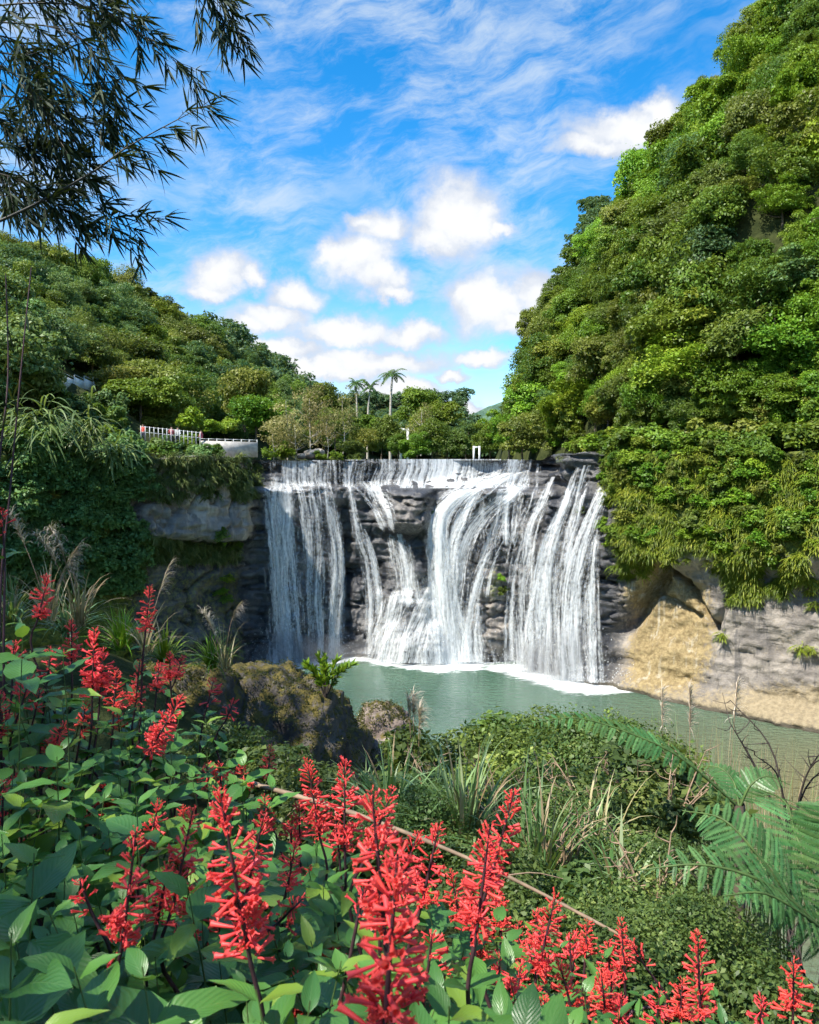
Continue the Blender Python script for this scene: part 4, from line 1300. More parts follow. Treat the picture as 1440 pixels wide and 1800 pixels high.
# ------------------------------------------------------------------ the near bank the camera stands on
_gy = [-25, -3, 0, 1, 3, 5, 8, 10, 13, 15, 20, 25, 30, 36]
_gz = [5.0, -1.0, -1.55, -1.65, -2.2, -2.95, -4.3, -5.2, -6.6, -7.8, -11.4, -15.6, -20.2, -24]
def G(x, y):
    x = np.asarray(x, float); y = np.asarray(y, float)
    g = np.interp(y, _gy, _gz)
    g = g - 0.95 * np.clip(x - 1.3, 0, 40) * sstep(1, 5, y) + 0.10 * np.clip(-x, 0, 8)
    g = g + 0.55 * np.clip(-x - 7, 0, 40)
    g = g + 2.5 * np.exp(-((x + 4.4) / 2.4) ** 2 - ((y - 10.2) / 2.8) ** 2) + 0.5 * np.exp(-((x + 1.8) / 1.0) ** 2 - ((y - 3.4) / 1.4) ** 2)
    return 19 + g + 0.10 * fbm(x * 0.9, y * 0.9, 0, 3, 91)

def near_bank():
    xs = np.concatenate([np.arange(-46, -8, 1.2), np.arange(-8, 8, 0.16), np.arange(8, 40, 1.2)]); ys = np.concatenate([np.arange(-25, 0, 1.0), np.arange(0, 16, 0.16), np.arange(16, 37, 0.7)])
    X, Y = np.meshgrid(xs, ys, indexing='ij')
    link('near_bank', mesh_np('near_bank', np.stack([X, Y, G(X, Y)], -1).reshape(-1, 3), grid_faces(len(xs), len(ys)), M['soil']), kind='structure')
near_bank()

# tree on the bank left of the camera, outside the picture: it dapples the flower bed
def bank_trees():
    for (x, y, s_) in ((-9.5, -4.5, 3.6), (-14, 2.5, 4.2)):
        tree('bank_tree', 'tall thin-crowned tree on the near bank left of the flower bed', (x, y, float(G(x, y)) + 3.2), s_, THIN, 'tree_a', 'trees on the near bank')
bank_trees()

def glossy_leaf_mat():
    m, g, out = new_mat('broad_leaf')
    uv = g.node('ShaderNodeTexCoord').outputs['UV']
    u, v, _ = g.sep(uv)
    oi = g.node('ShaderNodeObjectInfo').outputs['Random']
    au = g.m('ABSOLUTE', g.m('SUBTRACT', u, 0.5))
    ph = g.m('SUBTRACT', g.m('MULTIPLY', v, 9.0), g.m('MULTIPLY', au, 7.0))
    vein = g.ramp(g.m('ABSOLUTE', g.m('SUBTRACT', g.m('FRACT', ph), 0.5)), 0.0, 0.14, 1.0, 0.0)
    mid = g.ramp(au, 0.0, 0.035, 1.0, 0.0)
    vv = g.m('MAXIMUM', g.m('MULTIPLY', vein, 0.6), mid)
    n = g.noise(g.node('ShaderNodeTexCoord').outputs['Object'], 9.0, 4.0, 0.6)
    c = g.mixc(oi, (0.040, 0.130, 0.030), (0.095, 0.235, 0.040))
    c = g.mixc(g.m('GREATER_THAN', g.m('FRACT', g.m('MULTIPLY', oi, 17.0)), 0.86), c, (0.17, 0.28, 0.035))
    c = g.mixc(g.ramp(n, 0.62, 0.8), c, (0.12, 0.15, 0.03))
    c = g.mixc(g.m('MULTIPLY', vv, 0.26), c, (0.16, 0.27, 0.09))
    pillow = g.m('SUBTRACT', g.m('ABSOLUTE', g.m('SUBTRACT', g.m('FRACT', ph), 0.5)), g.m('MULTIPLY', mid, 0.3))
    nm = bump(g, pillow, 0.16, 0.012)
    b = principled(g, c, g.m('ADD', 0.30, g.m('MULTIPLY', n, 0.15)), 0.5, nm)
    tr = g.node('ShaderNodeBsdfTranslucent'); g.put(tr.inputs[0], g.mixc(0.5, c, (0.22, 0.40, 0.03)))
    mx = g.node('ShaderNodeMixShader'); mx.inputs[0].default_value = 0.28
    g.l.new(b, mx.inputs[1]); g.l.new(tr.outputs[0], mx.inputs[2]); g.l.new(mx.outputs[0], out.inputs[0])
    return m
M['broad_leaf'] = glossy_leaf_mat()
M['stem'] = plain_mat('dark_stem', (0.050, 0.022, 0.028), 0.6, 0.4, 30.0)
M['green_stem'] = plain_mat('green_stem', (0.07, 0.12, 0.03), 0.6, 0.3, 20.0)
def petal_mat():
    m, g, out = new_mat('red_petal')
    t = g.attr('tint').outputs['Fac']; oi = g.node('ShaderNodeObjectInfo').outputs['Random']
    c = g.mixc(t, (0.80, 0.035, 0.065), (0.95, 0.12, 0.125))
    c = g.mixc(g.m('MULTIPLY', oi, 0.45), c, (0.80, 0.11, 0.045))
    b = principled(g, c, 0.45, 0.4)
    tr = g.node('ShaderNodeBsdfTranslucent'); tr.inputs[0].default_value = (0.95, 0.16, 0.13, 1)
    mx = g.node('ShaderNodeMixShader'); mx.inputs[0].default_value = 0.32
    g.l.new(b, mx.inputs[1]); g.l.new(tr.outputs[0], mx.inputs[2]); g.l.new(mx.outputs[0], out.inputs[0])
    return m
M['petal'] = petal_mat()

def broad_leaf_mesh(seed, wid=0.40):
    """unit ovate leaf along +Y, folded and drooping"""
    r = np.random.default_rng(seed)
    nu, nv = 5, 9
    v = np.linspace(0, 1, nv); u = np.linspace(-1, 1, nu)
    w = wid * 0.5 * (np.sin(np.pi * v ** 0.72) ** 0.85) * (1 - 0.25 * v) * 1.15
    w[0] = 0.012; w[-1] = 0.002
    curl = r.uniform(0.12, 0.42); fold = r.uniform(0.15, 0.4); tw = r.normal() * 0.25
    VV, UU = np.meshgrid(v, u, indexing='ij')
    X = UU * w[:, None]
    Y = VV - 0.12 * curl * VV ** 2
    Z = -curl * VV ** 2 * 0.7 + fold * np.abs(X) + 0.015 * np.sin(VV * 9 * 2 + np.abs(UU) * 3) * np.abs(UU) + tw * X * VV
    uvs = np.stack([(UU + 1) / 2, VV], -1)
    return mesh_np('leaf', np.stack([X, Y, Z], -1).reshape(-1, 3), grid_faces(nv, nu), M['broad_leaf'], None, uvs.reshape(-1, 2))
LEAVES = [broad_leaf_mesh(800 + i, (0.40, 0.46, 0.52, 0.36)[i % 4]) for i in range(8)]

def floret_mesh(seed, n=6):
    """tubular red flower, 1 unit long along +Y, flared at the mouth"""
    r = np.random.default_rng(seed)
    t = np.array([0, 0.2, 0.55, 0.85, 1.0])
    b = r.uniform(-0.12, 0.12)
    pts = np.stack([0.10 * np.sin(t * 2) * r.normal(), t, b * t ** 2], -1)
    rad = np.array([0.045, 0.065, 0.082, 0.105, 0.14])
    V, Q = tube(pts, rad, n)
    a = Acc(); a.add(V, Q, np.repeat([0.1, 0.3, 0.6, 0.8, 1.0], n))
    for k in range(4):                              # small reflexed lobes
        th = k * math.pi / 2 + 0.4
        o = np.array([math.cos(th), 0, math.sin(th)])
        p = pts[-1] + o * 0.11
        s = np.array([-math.sin(th), 0, math.cos(th)]) * 0.055
        tip = p + o * 0.10 + np.array([0, 0.05, 0])
        a.add(np.stack([p - s, p + s, tip + s * 0.4, tip - s * 0.4]), np.array([[0, 1, 2, 3]]), 1.0)
    return a.mesh('floret', M['petal'])
FLORETS = [floret_mesh(820 + i) for i in range(4)]

def floret_layout(seed, L):
    """flowers of a spike of length L along +Z: position, direction, length"""
    r = np.random.default_rng(seed)
    out = []
    nw = int(L / 0.0105)
    for i in range(nw):
        h = i / (nw - 1)
        z = L * (0.02 + 0.96 * h)
        k = 5 if h < 0.75 else 4
        full = (1 - h) ** 0.6
        for j in range(k):
            th = j * 2 * math.pi / k + i * 0.9 + r.normal() * 0.3
            if h < 0.78 and r.random() < 0.42: continue
            ln = (0.010 + 0.020 * min(1, full * 1.5)) * r.uniform(0.7, 1.3) * (1.12 if L > 0.25 else 0.92)
            arm = (0.003 + 0.020 * full * r.random() ** 1.5)
            el = r.normal() * 0.28 + (0.15 if h < 0.7 else 0.7)
            d = np.array([math.cos(th) * math.cos(el), math.sin(th) * math.cos(el), math.sin(el)])
            p = np.array([math.cos(th) * arm, math.sin(th) * arm, z + r.normal() * 0.004])
            out.append((p, d, ln))
    # a few side branches low on the spike
    if L > 0.14:
        for b in range(r.integers(1, 4)):
            th = r.uniform(0, 6.28); z0 = r.uniform(0.0, 0.25) * L; bl = r.uniform(0.16, 0.3) * L
            for i in range(int(bl / 0.008)):
                q = i * 0.008
                c = np.array([math.cos(th) * q * 0.75, math.sin(th) * q * 0.75, z0 + q * 0.6])
                for j in range(3):
                    t2 = r.uniform(0, 6.28); el = r.uniform(-0.4, 0.9)
                    d = np.array([math.cos(t2) * math.cos(el), math.sin(t2) * math.cos(el), math.sin(el)])
                    out.append((c, d, r.uniform(0.014, 0.026)))
    return out

def mesh_arrays(me):
    n = len(me.vertices); v = np.zeros(n * 3, np.float32); me.vertices.foreach_get('co', v)
    t = np.zeros(n, np.float32); me.attributes['tint'].data.foreach_get('value', t)
    q = np.zeros(len(me.loops), np.int32); me.loops.foreach_get('vertex_index', q)
    return v.reshape(-1, 3), q.reshape(-1, 4), t
FARR = [mesh_arrays(m) for m in FLORETS]

def spike_mesh(seed, L):
    """whole flower spike in one mesh for the farther plants"""
    a = Acc()
    for p, d, ln in floret_layout(seed, L):
        V, Q, t = random.choice(FARR)
        Mx = np.array(frame(p, d, (0.1, 0.2, 1.0), ln * 1.1))
        a.add(V @ Mx[:3, :3].T + Mx[:3, 3], Q, np.clip(t * 0.7 + random.uniform(0, 0.4), 0, 1))
    return a.mesh('flower_spike', M['petal'])
SPIKES = {k: [spike_mesh(850 + 10 * i + int(k * 100), k) for i in range(3)] for k in (0.10, 0.16, 0.22, 0.28)}

def axis_mesh(L):
    V, Q = tube([(0, 0, -0.01), (0, 0, L * 0.5), (0, 0, L * 0.97)], [0.0042, 0.0035, 0.0015], 5)
    return mesh_np('flower_axis', V, Q, M['stem'])

def put_leaf(root, pos, d, nrm, size, name='leaf'):
    o = link(name, random.choice(LEAVES), root)
    o.matrix_basis = frame(pos, d, nrm, (size * random.uniform(0.9, 1.15), size, size))
    return o

def leaf_pair(root, p, axis, th, size, droop=0.1, single=False):
    axis = nrmz(np.asarray(axis, float))
    ref = np.array([math.cos(th), math.sin(th), 0.0])
    s = nrmz(ref - axis * (ref @ axis))
    for k in ((-1, 1) if not single else (1,)):
        d = s * k + axis * random.uniform(0.15, 0.6) + np.array([0, 0, -droop + random.gauss(0, 0.18)]) + np.array([random.gauss(0, .12), random.gauss(0, .12), 0])
        put_leaf(root, p + s * k * 0.004, d, np.array([random.gauss(0, .15), random.gauss(0, .15), 1.0]) + axis * 0.3, size * random.uniform(0.75, 1.15))

def flower_plant(tip, base, dist, label, group=None, near=False, leaves=3, seed=0):
    """tip and base: pixels of the flower spike's ends; dist: forward distance in metres"""
    T = at(*tip, dist); B = at(*base, dist * 1.0)
    ax = T - B; L = float(np.linalg.norm(ax))
    gx, gy = B[0] + random.gauss(0, 0.06), dist + random.gauss(0, 0.06)
    gz = float(G(gx, gy))
    gz = min(gz, B[2] - 0.25)
    g0 = np.array([gx, gy, gz])
    root = thing('flowering_plant', label, 'flower', g0, group)
    mid = (g0 + B) / 2 + np.array([random.gauss(0, 0.03), random.gauss(0, 0.03), 0])
    pre = B - nrmz(ax) * 0.15
    pts = spline([g0, mid, pre, B], 12) - g0
    link('stem', mesh_np('stem', *tube(pts, np.linspace(0.0065, 0.0042, 12), 6), M['stem']), root)
    key = min(SPIKES, key=lambda k: abs(k - L))
    rot = Vector((0, 0, 1)).rotation_difference(Vector(ax)).to_matrix().to_4x4() @ Matrix.Rotation(random.uniform(0, 6.28), 4, 'Z')
    if near:
        sp = link('flower_spike', axis_mesh(L), root)
        sp.matrix_basis = Matrix.Translation(Vector(B - g0)) @ rot
        for p, d, ln in floret_layout(seed, L):
            f = link('floret', random.choice(FLORETS), sp)
            f.matrix_basis = frame(p, d, (0.1, 0.2, 1.0), ln * 1.1)
    else:
        sp = link('flower_spike', random.choice(SPIKES[key]), root)
        sp.matrix_basis = Matrix.Translation(Vector(B - g0)) @ rot @ Matrix.Scale(L / key, 4)
        s2 = link('flower_axis', axis_mesh(L), root)
        s2.matrix_basis = Matrix.Translation(Vector(B - g0)) @ rot
    # opposite leaves down the stem
    tot = np.linalg.norm(B - g0); th = random.uniform(0, 3.14)
    for i in range(leaves):
        t = 1 - (0.16 + 0.13 * i) / tot
        if t < 0.1: break
        q = pts[int(np.clip(t, 0, 1) * 11)]
        leaf_pair(root, q, pts[-1] - pts[-3], th + i * 1.57, 0.085 + 0.03 * i)
    return root

SPK = [  # tip, base of the red part, distance, label
    ((654, 1388), (676, 1640), 1.12, 'tall bright red flower spike in the middle of the bottom edge, behind the blurred one'),
    ((700, 1490), (672, 1850), 0.92, 'largest and nearest red flower spike, out of focus at the bottom centre'),
    ((386, 1388), (440, 1690), 1.30, 'tall leaning red flower spike left of the nearest one, with a dark stalk'),
    ((240, 1455), (214, 1665), 1.45, 'bushy red flower spike at lower left with tiers of horizontal florets'),
    ((862, 1450), (838, 1640), 1.50, 'red flower spike with a long dark bare stalk right of the nearest one'),
    ((905, 1388), (858, 1560), 1.75, 'red flower spike just right of and behind the long dark stalk, topping the dry cane'),
    ((978, 1572), (945, 1710), 1.95, 'dense red flower spike below the right part of the dry cane'),
    ((1226, 1640), (1232, 1795), 1.95, 'solitary upright red flower spike under the fern at lower right'),
    ((1092, 1616), (1098, 1715), 2.45, 'red flower spike at the right end of the dry cane'),
    ((540, 1336), (562, 1470), 2.50, 'slender red flower spike before the mossy boulder foot, left one of a pair'),
    ((606, 1334), (606, 1492), 2.35, 'slender red flower spike before the mossy boulder foot, right one of a pair'),
    ((84, 1012), (68, 1085), 3.3, 'pinkish red flower spike at upper left in front of the plume grass'),
    ((264, 1030), (256, 1112), 3.3, 'red flower spike on a long dark stem reaching above the bright grass'),
    ((4, 896), (6, 942), 3.3, 'red flower spike cut by the left edge, highest of all'),
    ((296, 1520), (276, 1625), 1.75, None), ((465, 1430), (436, 1560), 1.9, None), ((340, 1420), (305, 1590), 1.75, None), ((280, 1408), (262, 1485), 2.1, None), ((772, 1450), (742, 1590), 1.75, None),
    ((736, 1462), (700, 1565), 1.85, None), ((692, 1384), (648, 1500), 2.0, None), ((912, 1620), (912, 1702), 2.9, None), ((1052, 1700), (1056, 1775), 2.6, None), ((1012, 1640), (1008, 1695), 2.8, None),
    ((985, 1698), (1012, 1800), 1.9, None), ((1160, 1742), (1154, 1806), 2.4, None), ((1396, 1690), (1394, 1795), 2.2, None), ((140, 1548), (160, 1602), 1.8, None), ((36, 1458), (38, 1506), 2.9, None), ((30, 1758), (38, 1815), 1.7, None),
    ((168, 1718), (202, 1796), 1.7, None), ((402, 1680), (384, 1718), 1.9, None), ((532, 1580), (490, 1622), 2.0, None), ((166, 1104), (162, 1228), 3.0, None), ((182, 1140), (176, 1218), 3.05, None), ((126, 1090), (126, 1172), 3.4, None),
    ((246, 1160), (238, 1242), 3.3, None), ((298, 1146), (300, 1202), 3.6, None), ((322, 1152), (308, 1196), 3.7, None), ((376, 1194), (366, 1236), 3.8, None), ((412, 1230), (398, 1264), 3.8, None), ((52, 1194), (36, 1246), 3.0, None),
    ((322, 1222), (262, 1322), 2.8, None), ((276, 1276), (268, 1326), 2.9, None), ((114, 1268), (92, 1322), 2.9, None), ((0, 1218), (2, 1292), 2.9, None), ((70, 1212), (62, 1252), 3.1, None), ((6, 1374), (4, 1432), 2.4, None),
    ((476, 1310), (470, 1372), 4.0, None), ((420, 1334), (414, 1372), 3.6, None), ((514, 1440), (512, 1492), 3.1, None), ((822, 1560), (830, 1640), 2.3, None), ((1110, 1660), (1135, 1700), 2.5, None), ((930, 1660), (940, 1720), 2.3, None),
    ((1200, 1720), (1195, 1800), 2.3, None), ((1340, 1750), (1335, 1830), 2.2, None), ((590, 1440), (596, 1500), 2.6, None), ((640, 1560), (628, 1620), 1.7, None), ((520, 1480), (505, 1560), 2.2, None), ((350, 1560), (330, 1640), 1.9, None),
    ((205, 1180), (200, 1250), 3.2, None), ((280, 1165), (275, 1220), 3.5, None), ((90, 1140), (84, 1190), 3.3, None), ((150, 1245), (142, 1290), 3.0, None), ((25, 1130), (22, 1180), 3.2, None), ((880, 1680), (874, 1740), 2.0, None), ((760, 1640), (752, 1710), 1.7, None)]
_r = random.Random(5)
for _ in range(58):
    _x = _r.uniform(10, 1120) if _ % 3 else _r.uniform(10, 620); _lo = np.interp(_x, [0, 330, 560, 900, 1200], [1180, 1260, 1430, 1560, 1680]); _y = _r.uniform(_lo, min(_lo + 330, 1760))
    _f = (_y - _lo) / (1860 - _lo); _d = np.interp(_x, [0, 330, 700, 1100], [3.4, 3.4, 2.9, 2.6]) * (1 - _f) + 1.3 * _f
    _l = _r.uniform(0.09, 0.17) * F / _d
    SPK.append(((_x, _y), (_x + _r.gauss(0, 0.12) * _l, _y + _l), float(_d), None))
def area_label(x, y):
    if y < 1300 and x < 330: return 'small red flower spike in the crowd at the left, above the broad leaves', 'red spikes crowding the left edge'
    if y < 1400 and x < 600: return 'small red flower spike in front of the mossy boulder', 'red spikes before the boulder'
    if x < 560: return 'red flower spike among the broad leaves at lower left', 'red spikes at lower left'
    if x < 880: return 'red flower spike crowded around the nearest blurred one', 'red spikes at the bottom centre'
    return 'red flower spike in the low patch under the dry cane and fern', 'red spikes at lower right'
for i, (t, b, d, lab) in enumerate(SPK):
    grp = None
    if lab is None:
        lab, grp = area_label(*t)
    flower_plant(t, b, d, lab, grp, near=d < 1.96 and i < 20, leaves=2 if d > 1.4 else 1, seed=900 + i)

# leafy shoots without flowers: the green bed between the spikes
def leafy_shoot(px, py, dist, size, group, label, tiers=4):
    T = at(px, py, dist)
    gz = float(G(T[0], T[1])); gz = min(gz, T[2] - 0.2)
    g0 = np.array([T[0] + random.gauss(0, .05), T[1] + random.gauss(0, .05), gz])
    root = thing('leafy_shoot', label, 'plant', g0, group)
    lean = np.array([random.gauss(0, .04), random.gauss(0, .04), 0])
    pts = spline([g0, (g0 + T) / 2 + lean, T], 10) - g0
    link('stem', mesh_np('stem', *tube(pts, np.linspace(0.005, 0.0012, 10), 5), M['green_stem']), root)
    th = random.uniform(0, 3.14); tot = np.linalg.norm(T - g0)
    for i in range(tiers):
        t = 1 - (0.02 + 0.075 * i) / tot
        if t < 0.05: break
        f = t * 9; k = int(f); q = pts[k] + (pts[min(k + 1, 9)] - pts[k]) * (f - k)
        leaf_pair(root, q, (0, 0, 1), th + i * 1.57, size * (0.5 + 0.3 * i if i < 2 else 1.1), -0.35 if i == 0 else 0.10 * i)
    return root

def bed():
    upper_x = [-80, 0, 130, 330, 420, 560, 700, 900, 1100, 1300, 1500]
    upper_y = [1040, 1060, 1130, 1190, 1290, 1400, 1490, 1570, 1660, 1720, 1760]
    n = 0; placed = []
    tries = 0
    while n < 150 and tries < 6000:
        tries += 1
        px = random.uniform(-60, 1480); py = random.uniform(1050, 1900)
        lo = np.interp(px, upper_x, upper_y)
        if py < lo + 30: continue
        f = (py - lo) / (1860 - lo)
        # forward distance: the bed slopes down and away from the camera
        far = np.interp(px, [0, 330, 700, 1100, 1440], [3.7, 3.7, 3.0, 2.7, 2.4])
        d = far + (1.05 - far) * np.clip(f, 0, 1) ** 0.75
        rpx = 0.13 * F / d
        if any((px - a) ** 2 + (py - b) ** 2 < (0.46 * rpx) ** 2 for a, b in placed): continue
        if px > 900 and random.random() < 0.35: continue
        placed.append((px, py)); n += 1
        size = random.uniform(0.12, 0.195) if px < 900 else random.uniform(0.07, 0.11)
        if px < 480: lab, grp = 'green shoot with broad pointed leaves in the bed at lower left', 'leafy shoots at lower left'
        elif px < 900: lab, grp = 'green shoot with broad pointed leaves in the bed at bottom centre', 'leafy shoots at bottom centre'
        else: lab, grp = 'low green shoot with small pointed leaves at lower right', 'leafy shoots at lower right'
        leafy_shoot(px, py, d, size, grp, lab)
    print('shoots', n)
    for px, py, d, sz in ((60, 1500, 1.5, 0.19), (20, 1640, 1.15, 0.2), (130, 1700, 1.15, 0.19), (545, 1760, 1.1, 0.18), (330, 1560, 1.6, 0.17), (600, 1690, 1.35, 0.18), (790, 1770, 1.1, 0.18), (920, 1800, 1.15, 0.17), (450, 1740, 1.2, 0.18), (60, 1800, 1.0, 0.19), (250, 1700, 1.2, 0.19), (240, 1400, 2.0, 0.17), (100, 1330, 2.3, 0.17), (40, 1110, 2.6, 0.17), (110, 1140, 2.7, 0.16), (660, 1760, 1.25, 0.17)):
        leafy_shoot(px, py, d, sz, 'large-leaved shoots in front', 'shoot with very large pointed leaves close to the camera', 3)
bed()

# ------------------------------------------------------------------ boulders, bushes and grasses of the near bank
M['bush_leaf'] = leaf_mat('bush_leaf', (0.060, 0.105, 0.022), (0.175, 0.250, 0.045), (0.30, 0.36, 0.08), vary=0.3)
M['bush_dark'] = leaf_mat('bush_dark_leaf', (0.045, 0.085, 0.022), (0.130, 0.190, 0.045), (0.24, 0.28, 0.08), vary=0.3)
M['blade_green'] = leaf_mat('grass_blade', (0.10, 0.20, 0.06), (0.24, 0.37, 0.16), (0.42, 0.48, 0.28), rough=0.4, vary=0.2)
M['blade_dry'] = leaf_mat('dry_blade', (0.24, 0.18, 0.09), (0.44, 0.36, 0.20), (0.52, 0.46, 0.32), vary=0.2)
M['blade_bright'] = leaf_mat('bright_blade', (0.10, 0.22, 0.012), (0.22, 0.38, 0.02), (0.34, 0.46, 0.05), vary=0.2)
M['plume'] = leaf_mat('plume', (0.42, 0.34, 0.26), (0.62, 0.54, 0.44), vary=0.2, hue=0.0)
M['dry_cane'] = plain_mat('dry_cane', (0.27, 0.19, 0.125), 0.7, 0.3, 12.0)
M['twig'] = plain_mat('dark_twig', (0.055, 0.042, 0.035), 0.8, 0.3, 10.0)

def boulders():
    p = at(475, 1290, 13.0)
    rock('large mossy boulder on the near bank left of the pool', None, (p[0] - 0.15, 13.2, p[2] - 0.9), 1.72, 1.7, 2.15, 41, 'mossy_rock', 90, 0.34)
    p = at(668, 1300, 15.5)
    rock('smaller brown rock with a pointed top beside the mossy boulder', None, (p[0], 15.6, p[2] - 0.55), 0.78, 0.9, 1.05, 57, 'brown_rock', 60, 0.42)
    p = at(330, 1250, 12.2)
    rock('dark rock under the bright grass at the left of the mossy boulder', None, (p[0] - 0.3, 12.4, p[2] - 0.7), 1.1, 1.2, 1.35, 63, 'mossy_rock', 60, 0.34)
boulders()

BUSH = [crown_mesh('foliage', 720 + i, (34, 46, 28, 40)[i % 4], (110, 190, 90, 130)[i % 4], (0.10, 0.062, 0.15, 0.085)[i % 4], (0.72, 0.9)[i % 2], mat='bush_leaf', droop=(0.25, 0.6, 0.1)[i % 3]) for i in range(7)]
def bush(label, group, px, py, y, size, mat='bush_leaf', sz=1.0):
    p = at(px, py, y)
    root = thing('bush', label, 'bush', (p[0], y, p[2] - size * 0.75), group, random.uniform(0, 6.28))
    c = link('foliage', random.choice(BUSH), root); c.scale = (size * 1.1, size * 1.1, size * sz)
    c.material_slots[0].link = 'OBJECT'; c.material_slots[0].material = M[mat]
    a = Acc()
    for i in range(6):
        th = random.uniform(0, 6.28); e = np.array([math.cos(th) * .45, math.sin(th) * .45, random.uniform(.3, .65)]) * size
        gz = min(-0.3, float(G(p[0], y)) - (p[2] - size * 0.75))
        a.add(*tube(spline([(0, 0, gz), e * 0.4, e], 6), np.linspace(0.022, 0.005, 6) * size, 5))
    link('stem', a.mesh('stem', M['twig']), root)
MID = 'bushes between the flowers and the pool'
for px, py, y, s, m in ((745, 1345, 9.0, 0.62, 'bush_leaf'), (830, 1330, 9.5, 0.72, 'bush_leaf'), (900, 1300, 10.0, 0.55, 'bush_leaf'), (960, 1340, 9.0, 0.75, 'bush_leaf'), (1040, 1330, 8.5, 0.72, 'bush_dark'), (1110, 1345, 8.0, 0.65, 'bush_dark'),
                        (1000, 1400, 7.0, 0.62, 'bush_dark'), (900, 1390, 7.5, 0.65, 'bush_leaf'), (800, 1400, 7.5, 0.6, 'bush_dark'), (1080, 1430, 6.0, 0.55, 'bush_dark'), (1160, 1400, 6.5, 0.55, 'bush_dark'), (1000, 1290, 11.5, 0.6, 'bush_leaf'),
                        (700, 1420, 6.5, 0.5, 'bush_dark'), (860, 1450, 5.5, 0.45, 'bush_dark'), (960, 1490, 5.0, 0.45, 'bush_dark'), (1060, 1530, 4.6, 0.42, 'bush_dark'), (1140, 1540, 4.4, 0.36, 'bush_dark'), (760, 1480, 5.0, 0.42, 'bush_dark'),
                        (1080, 1285, 11.5, 0.55, 'bush_leaf'), (1140, 1330, 10.0, 0.6, 'bush_leaf'), (1200, 1390, 8.0, 0.5, 'bush_dark'), (640, 1440, 6.0, 0.42, 'bush_dark'), (560, 1410, 6.5, 0.45, 'bush_dark'), (480, 1360, 7.5, 0.45, 'bush_dark'), (410, 1310, 8.0, 0.45, 'bush_dark'),
                        (870, 1560, 4.0, 0.33, 'bush_dark'), (960, 1580, 4.0, 0.35, 'bush_dark'), (1050, 1620, 3.8, 0.36, 'bush_dark'), (1130, 1640, 3.6, 0.36, 'bush_dark'), (1210, 1620, 3.8, 0.34, 'bush_dark'), (1240, 1690, 3.2, 0.30, 'bush_dark'), (1320, 1760, 2.9, 0.26, 'bush_dark'), (1180, 1740, 3.0, 0.26, 'bush_dark'), (1080, 1720, 3.0, 0.28, 'bush_dark'), (980, 1690, 3.1, 0.28, 'bush_dark')):
    if y >= 7: lab, grp = 'leafy green bush below the pool between boulder and fern', MID
    else: lab, grp = 'dark small-leaved bush behind the red flowers', 'dark bushes behind the flowers'
    bush(lab, grp, px, py, y, s, m)

def ribbon(a, p, d0, L, w, droop, seg=7, tint=0.5, flat=(0, 0, 1.0)):
    pts = [np.asarray(p, float)]; d = nrmz(np.asarray(d0, float))
    for k in range(seg):
        pts.append(pts[-1] + d * L / seg); d = nrmz(d + np.array([0, 0, -droop / seg]) * (0.4 + 1.6 * k / seg))
    pts = np.array(pts); T = nrmz(np.gradient(pts, axis=0)); S = nrmz(np.cross(T, np.asarray(flat, float)) + 1e-6)
    ww = w * np.interp(np.linspace(0, 1, seg + 1), [0, 0.15, 0.6, 1], [0.6, 1, 0.85, 0.05])[:, None]
    V = np.stack([pts - S * ww, pts + S * ww], 1).reshape(-1, 3); i0 = np.arange(seg) * 2
    a.add(V, np.stack([i0, i0 + 1, i0 + 3, i0 + 2], -1), tint)
    return pts

def tuft(label, group, px, py, y, n, L, w, mat='blade_green', droop=1.6, spread=0.55, drylet=0.15, name='grass_tuft', plumes=0, rooted=True):
    """arching grass tuft whose base is at the pixel"""
    p = at(px, py, y)
    gap = float(np.clip(p[2] - G(p[0], y), 0, 3.2)) if rooted else 0.0     # tall grass stands on the ground below
    if gap < 1.1: gap = 0.0
    p = p - np.array([0, 0, gap]); shrink = (L / (L + gap)) ** 1.2
    root = thing(name, label, 'grass', p, group)
    a, b = Acc(), Acc()
    for i in range(n):
        th = random.uniform(0, 6.28); e = (abs(random.gauss(0, spread)) + 0.05) * shrink
        d = np.array([math.cos(th) * e, math.sin(th) * e, 1.0])
        ribbon(b if random.random() < drylet else a, np.array([random.gauss(0, .05) * L, random.gauss(0, .05) * L, -0.1 * L]), d, gap + L * random.uniform(0.6, 1.15), w * random.uniform(0.6, 1.2), droop * random.uniform(0.6, 1.5), tint=random.random())
    if a.n: link('blades', a.mesh('blades', M[mat]), root, kind='stuff')
    if b.n: link('dry_blades', b.mesh('dry_blades', M['blade_dry']), root, kind='stuff')
    for i in range(plumes):
        th = random.uniform(0, 6.28)
        c = Acc(); l = gap + L * random.uniform(1.1, 1.7)
        pts = ribbon(c, (0, 0, 0), (math.cos(th) * .3 * shrink, math.sin(th) * .3 * shrink, 1), l, 0.004, random.uniform(0.5, 1.4) * shrink, 9, 0.4)
        link('stalk', mesh_np('stalk', *tube(pts, 0.005, 4), M['dry_cane']), root)
        f = Acc(); tip = spline(pts, 120); tip = tip[-max(12, int(120 * min(0.5, 0.55 * L / l))):]; tip = tip[np.linspace(0, len(tip) - 1, 30).astype(int)]
        T = nrmz(np.gradient(tip, axis=0))
        for q, t in zip(tip, T):
            for j in range(4):
                d = nrmz(t * 0.8 + rdir(1)[0] * 0.55 + np.array([0.45, 0, 0.0]))
                ribbon(f, q, d, 0.17 * random.uniform(.5, 1.3), 0.0045, 2.2, 4, random.random())
        link('plume', f.mesh('plume', M['plume']), root)
    return root
GRS = 'arching grass tufts before the pool'
tuft('arching grass tuft just below the brown rock', None, 690, 1450, 5.6, 75, 0.74, 0.012)
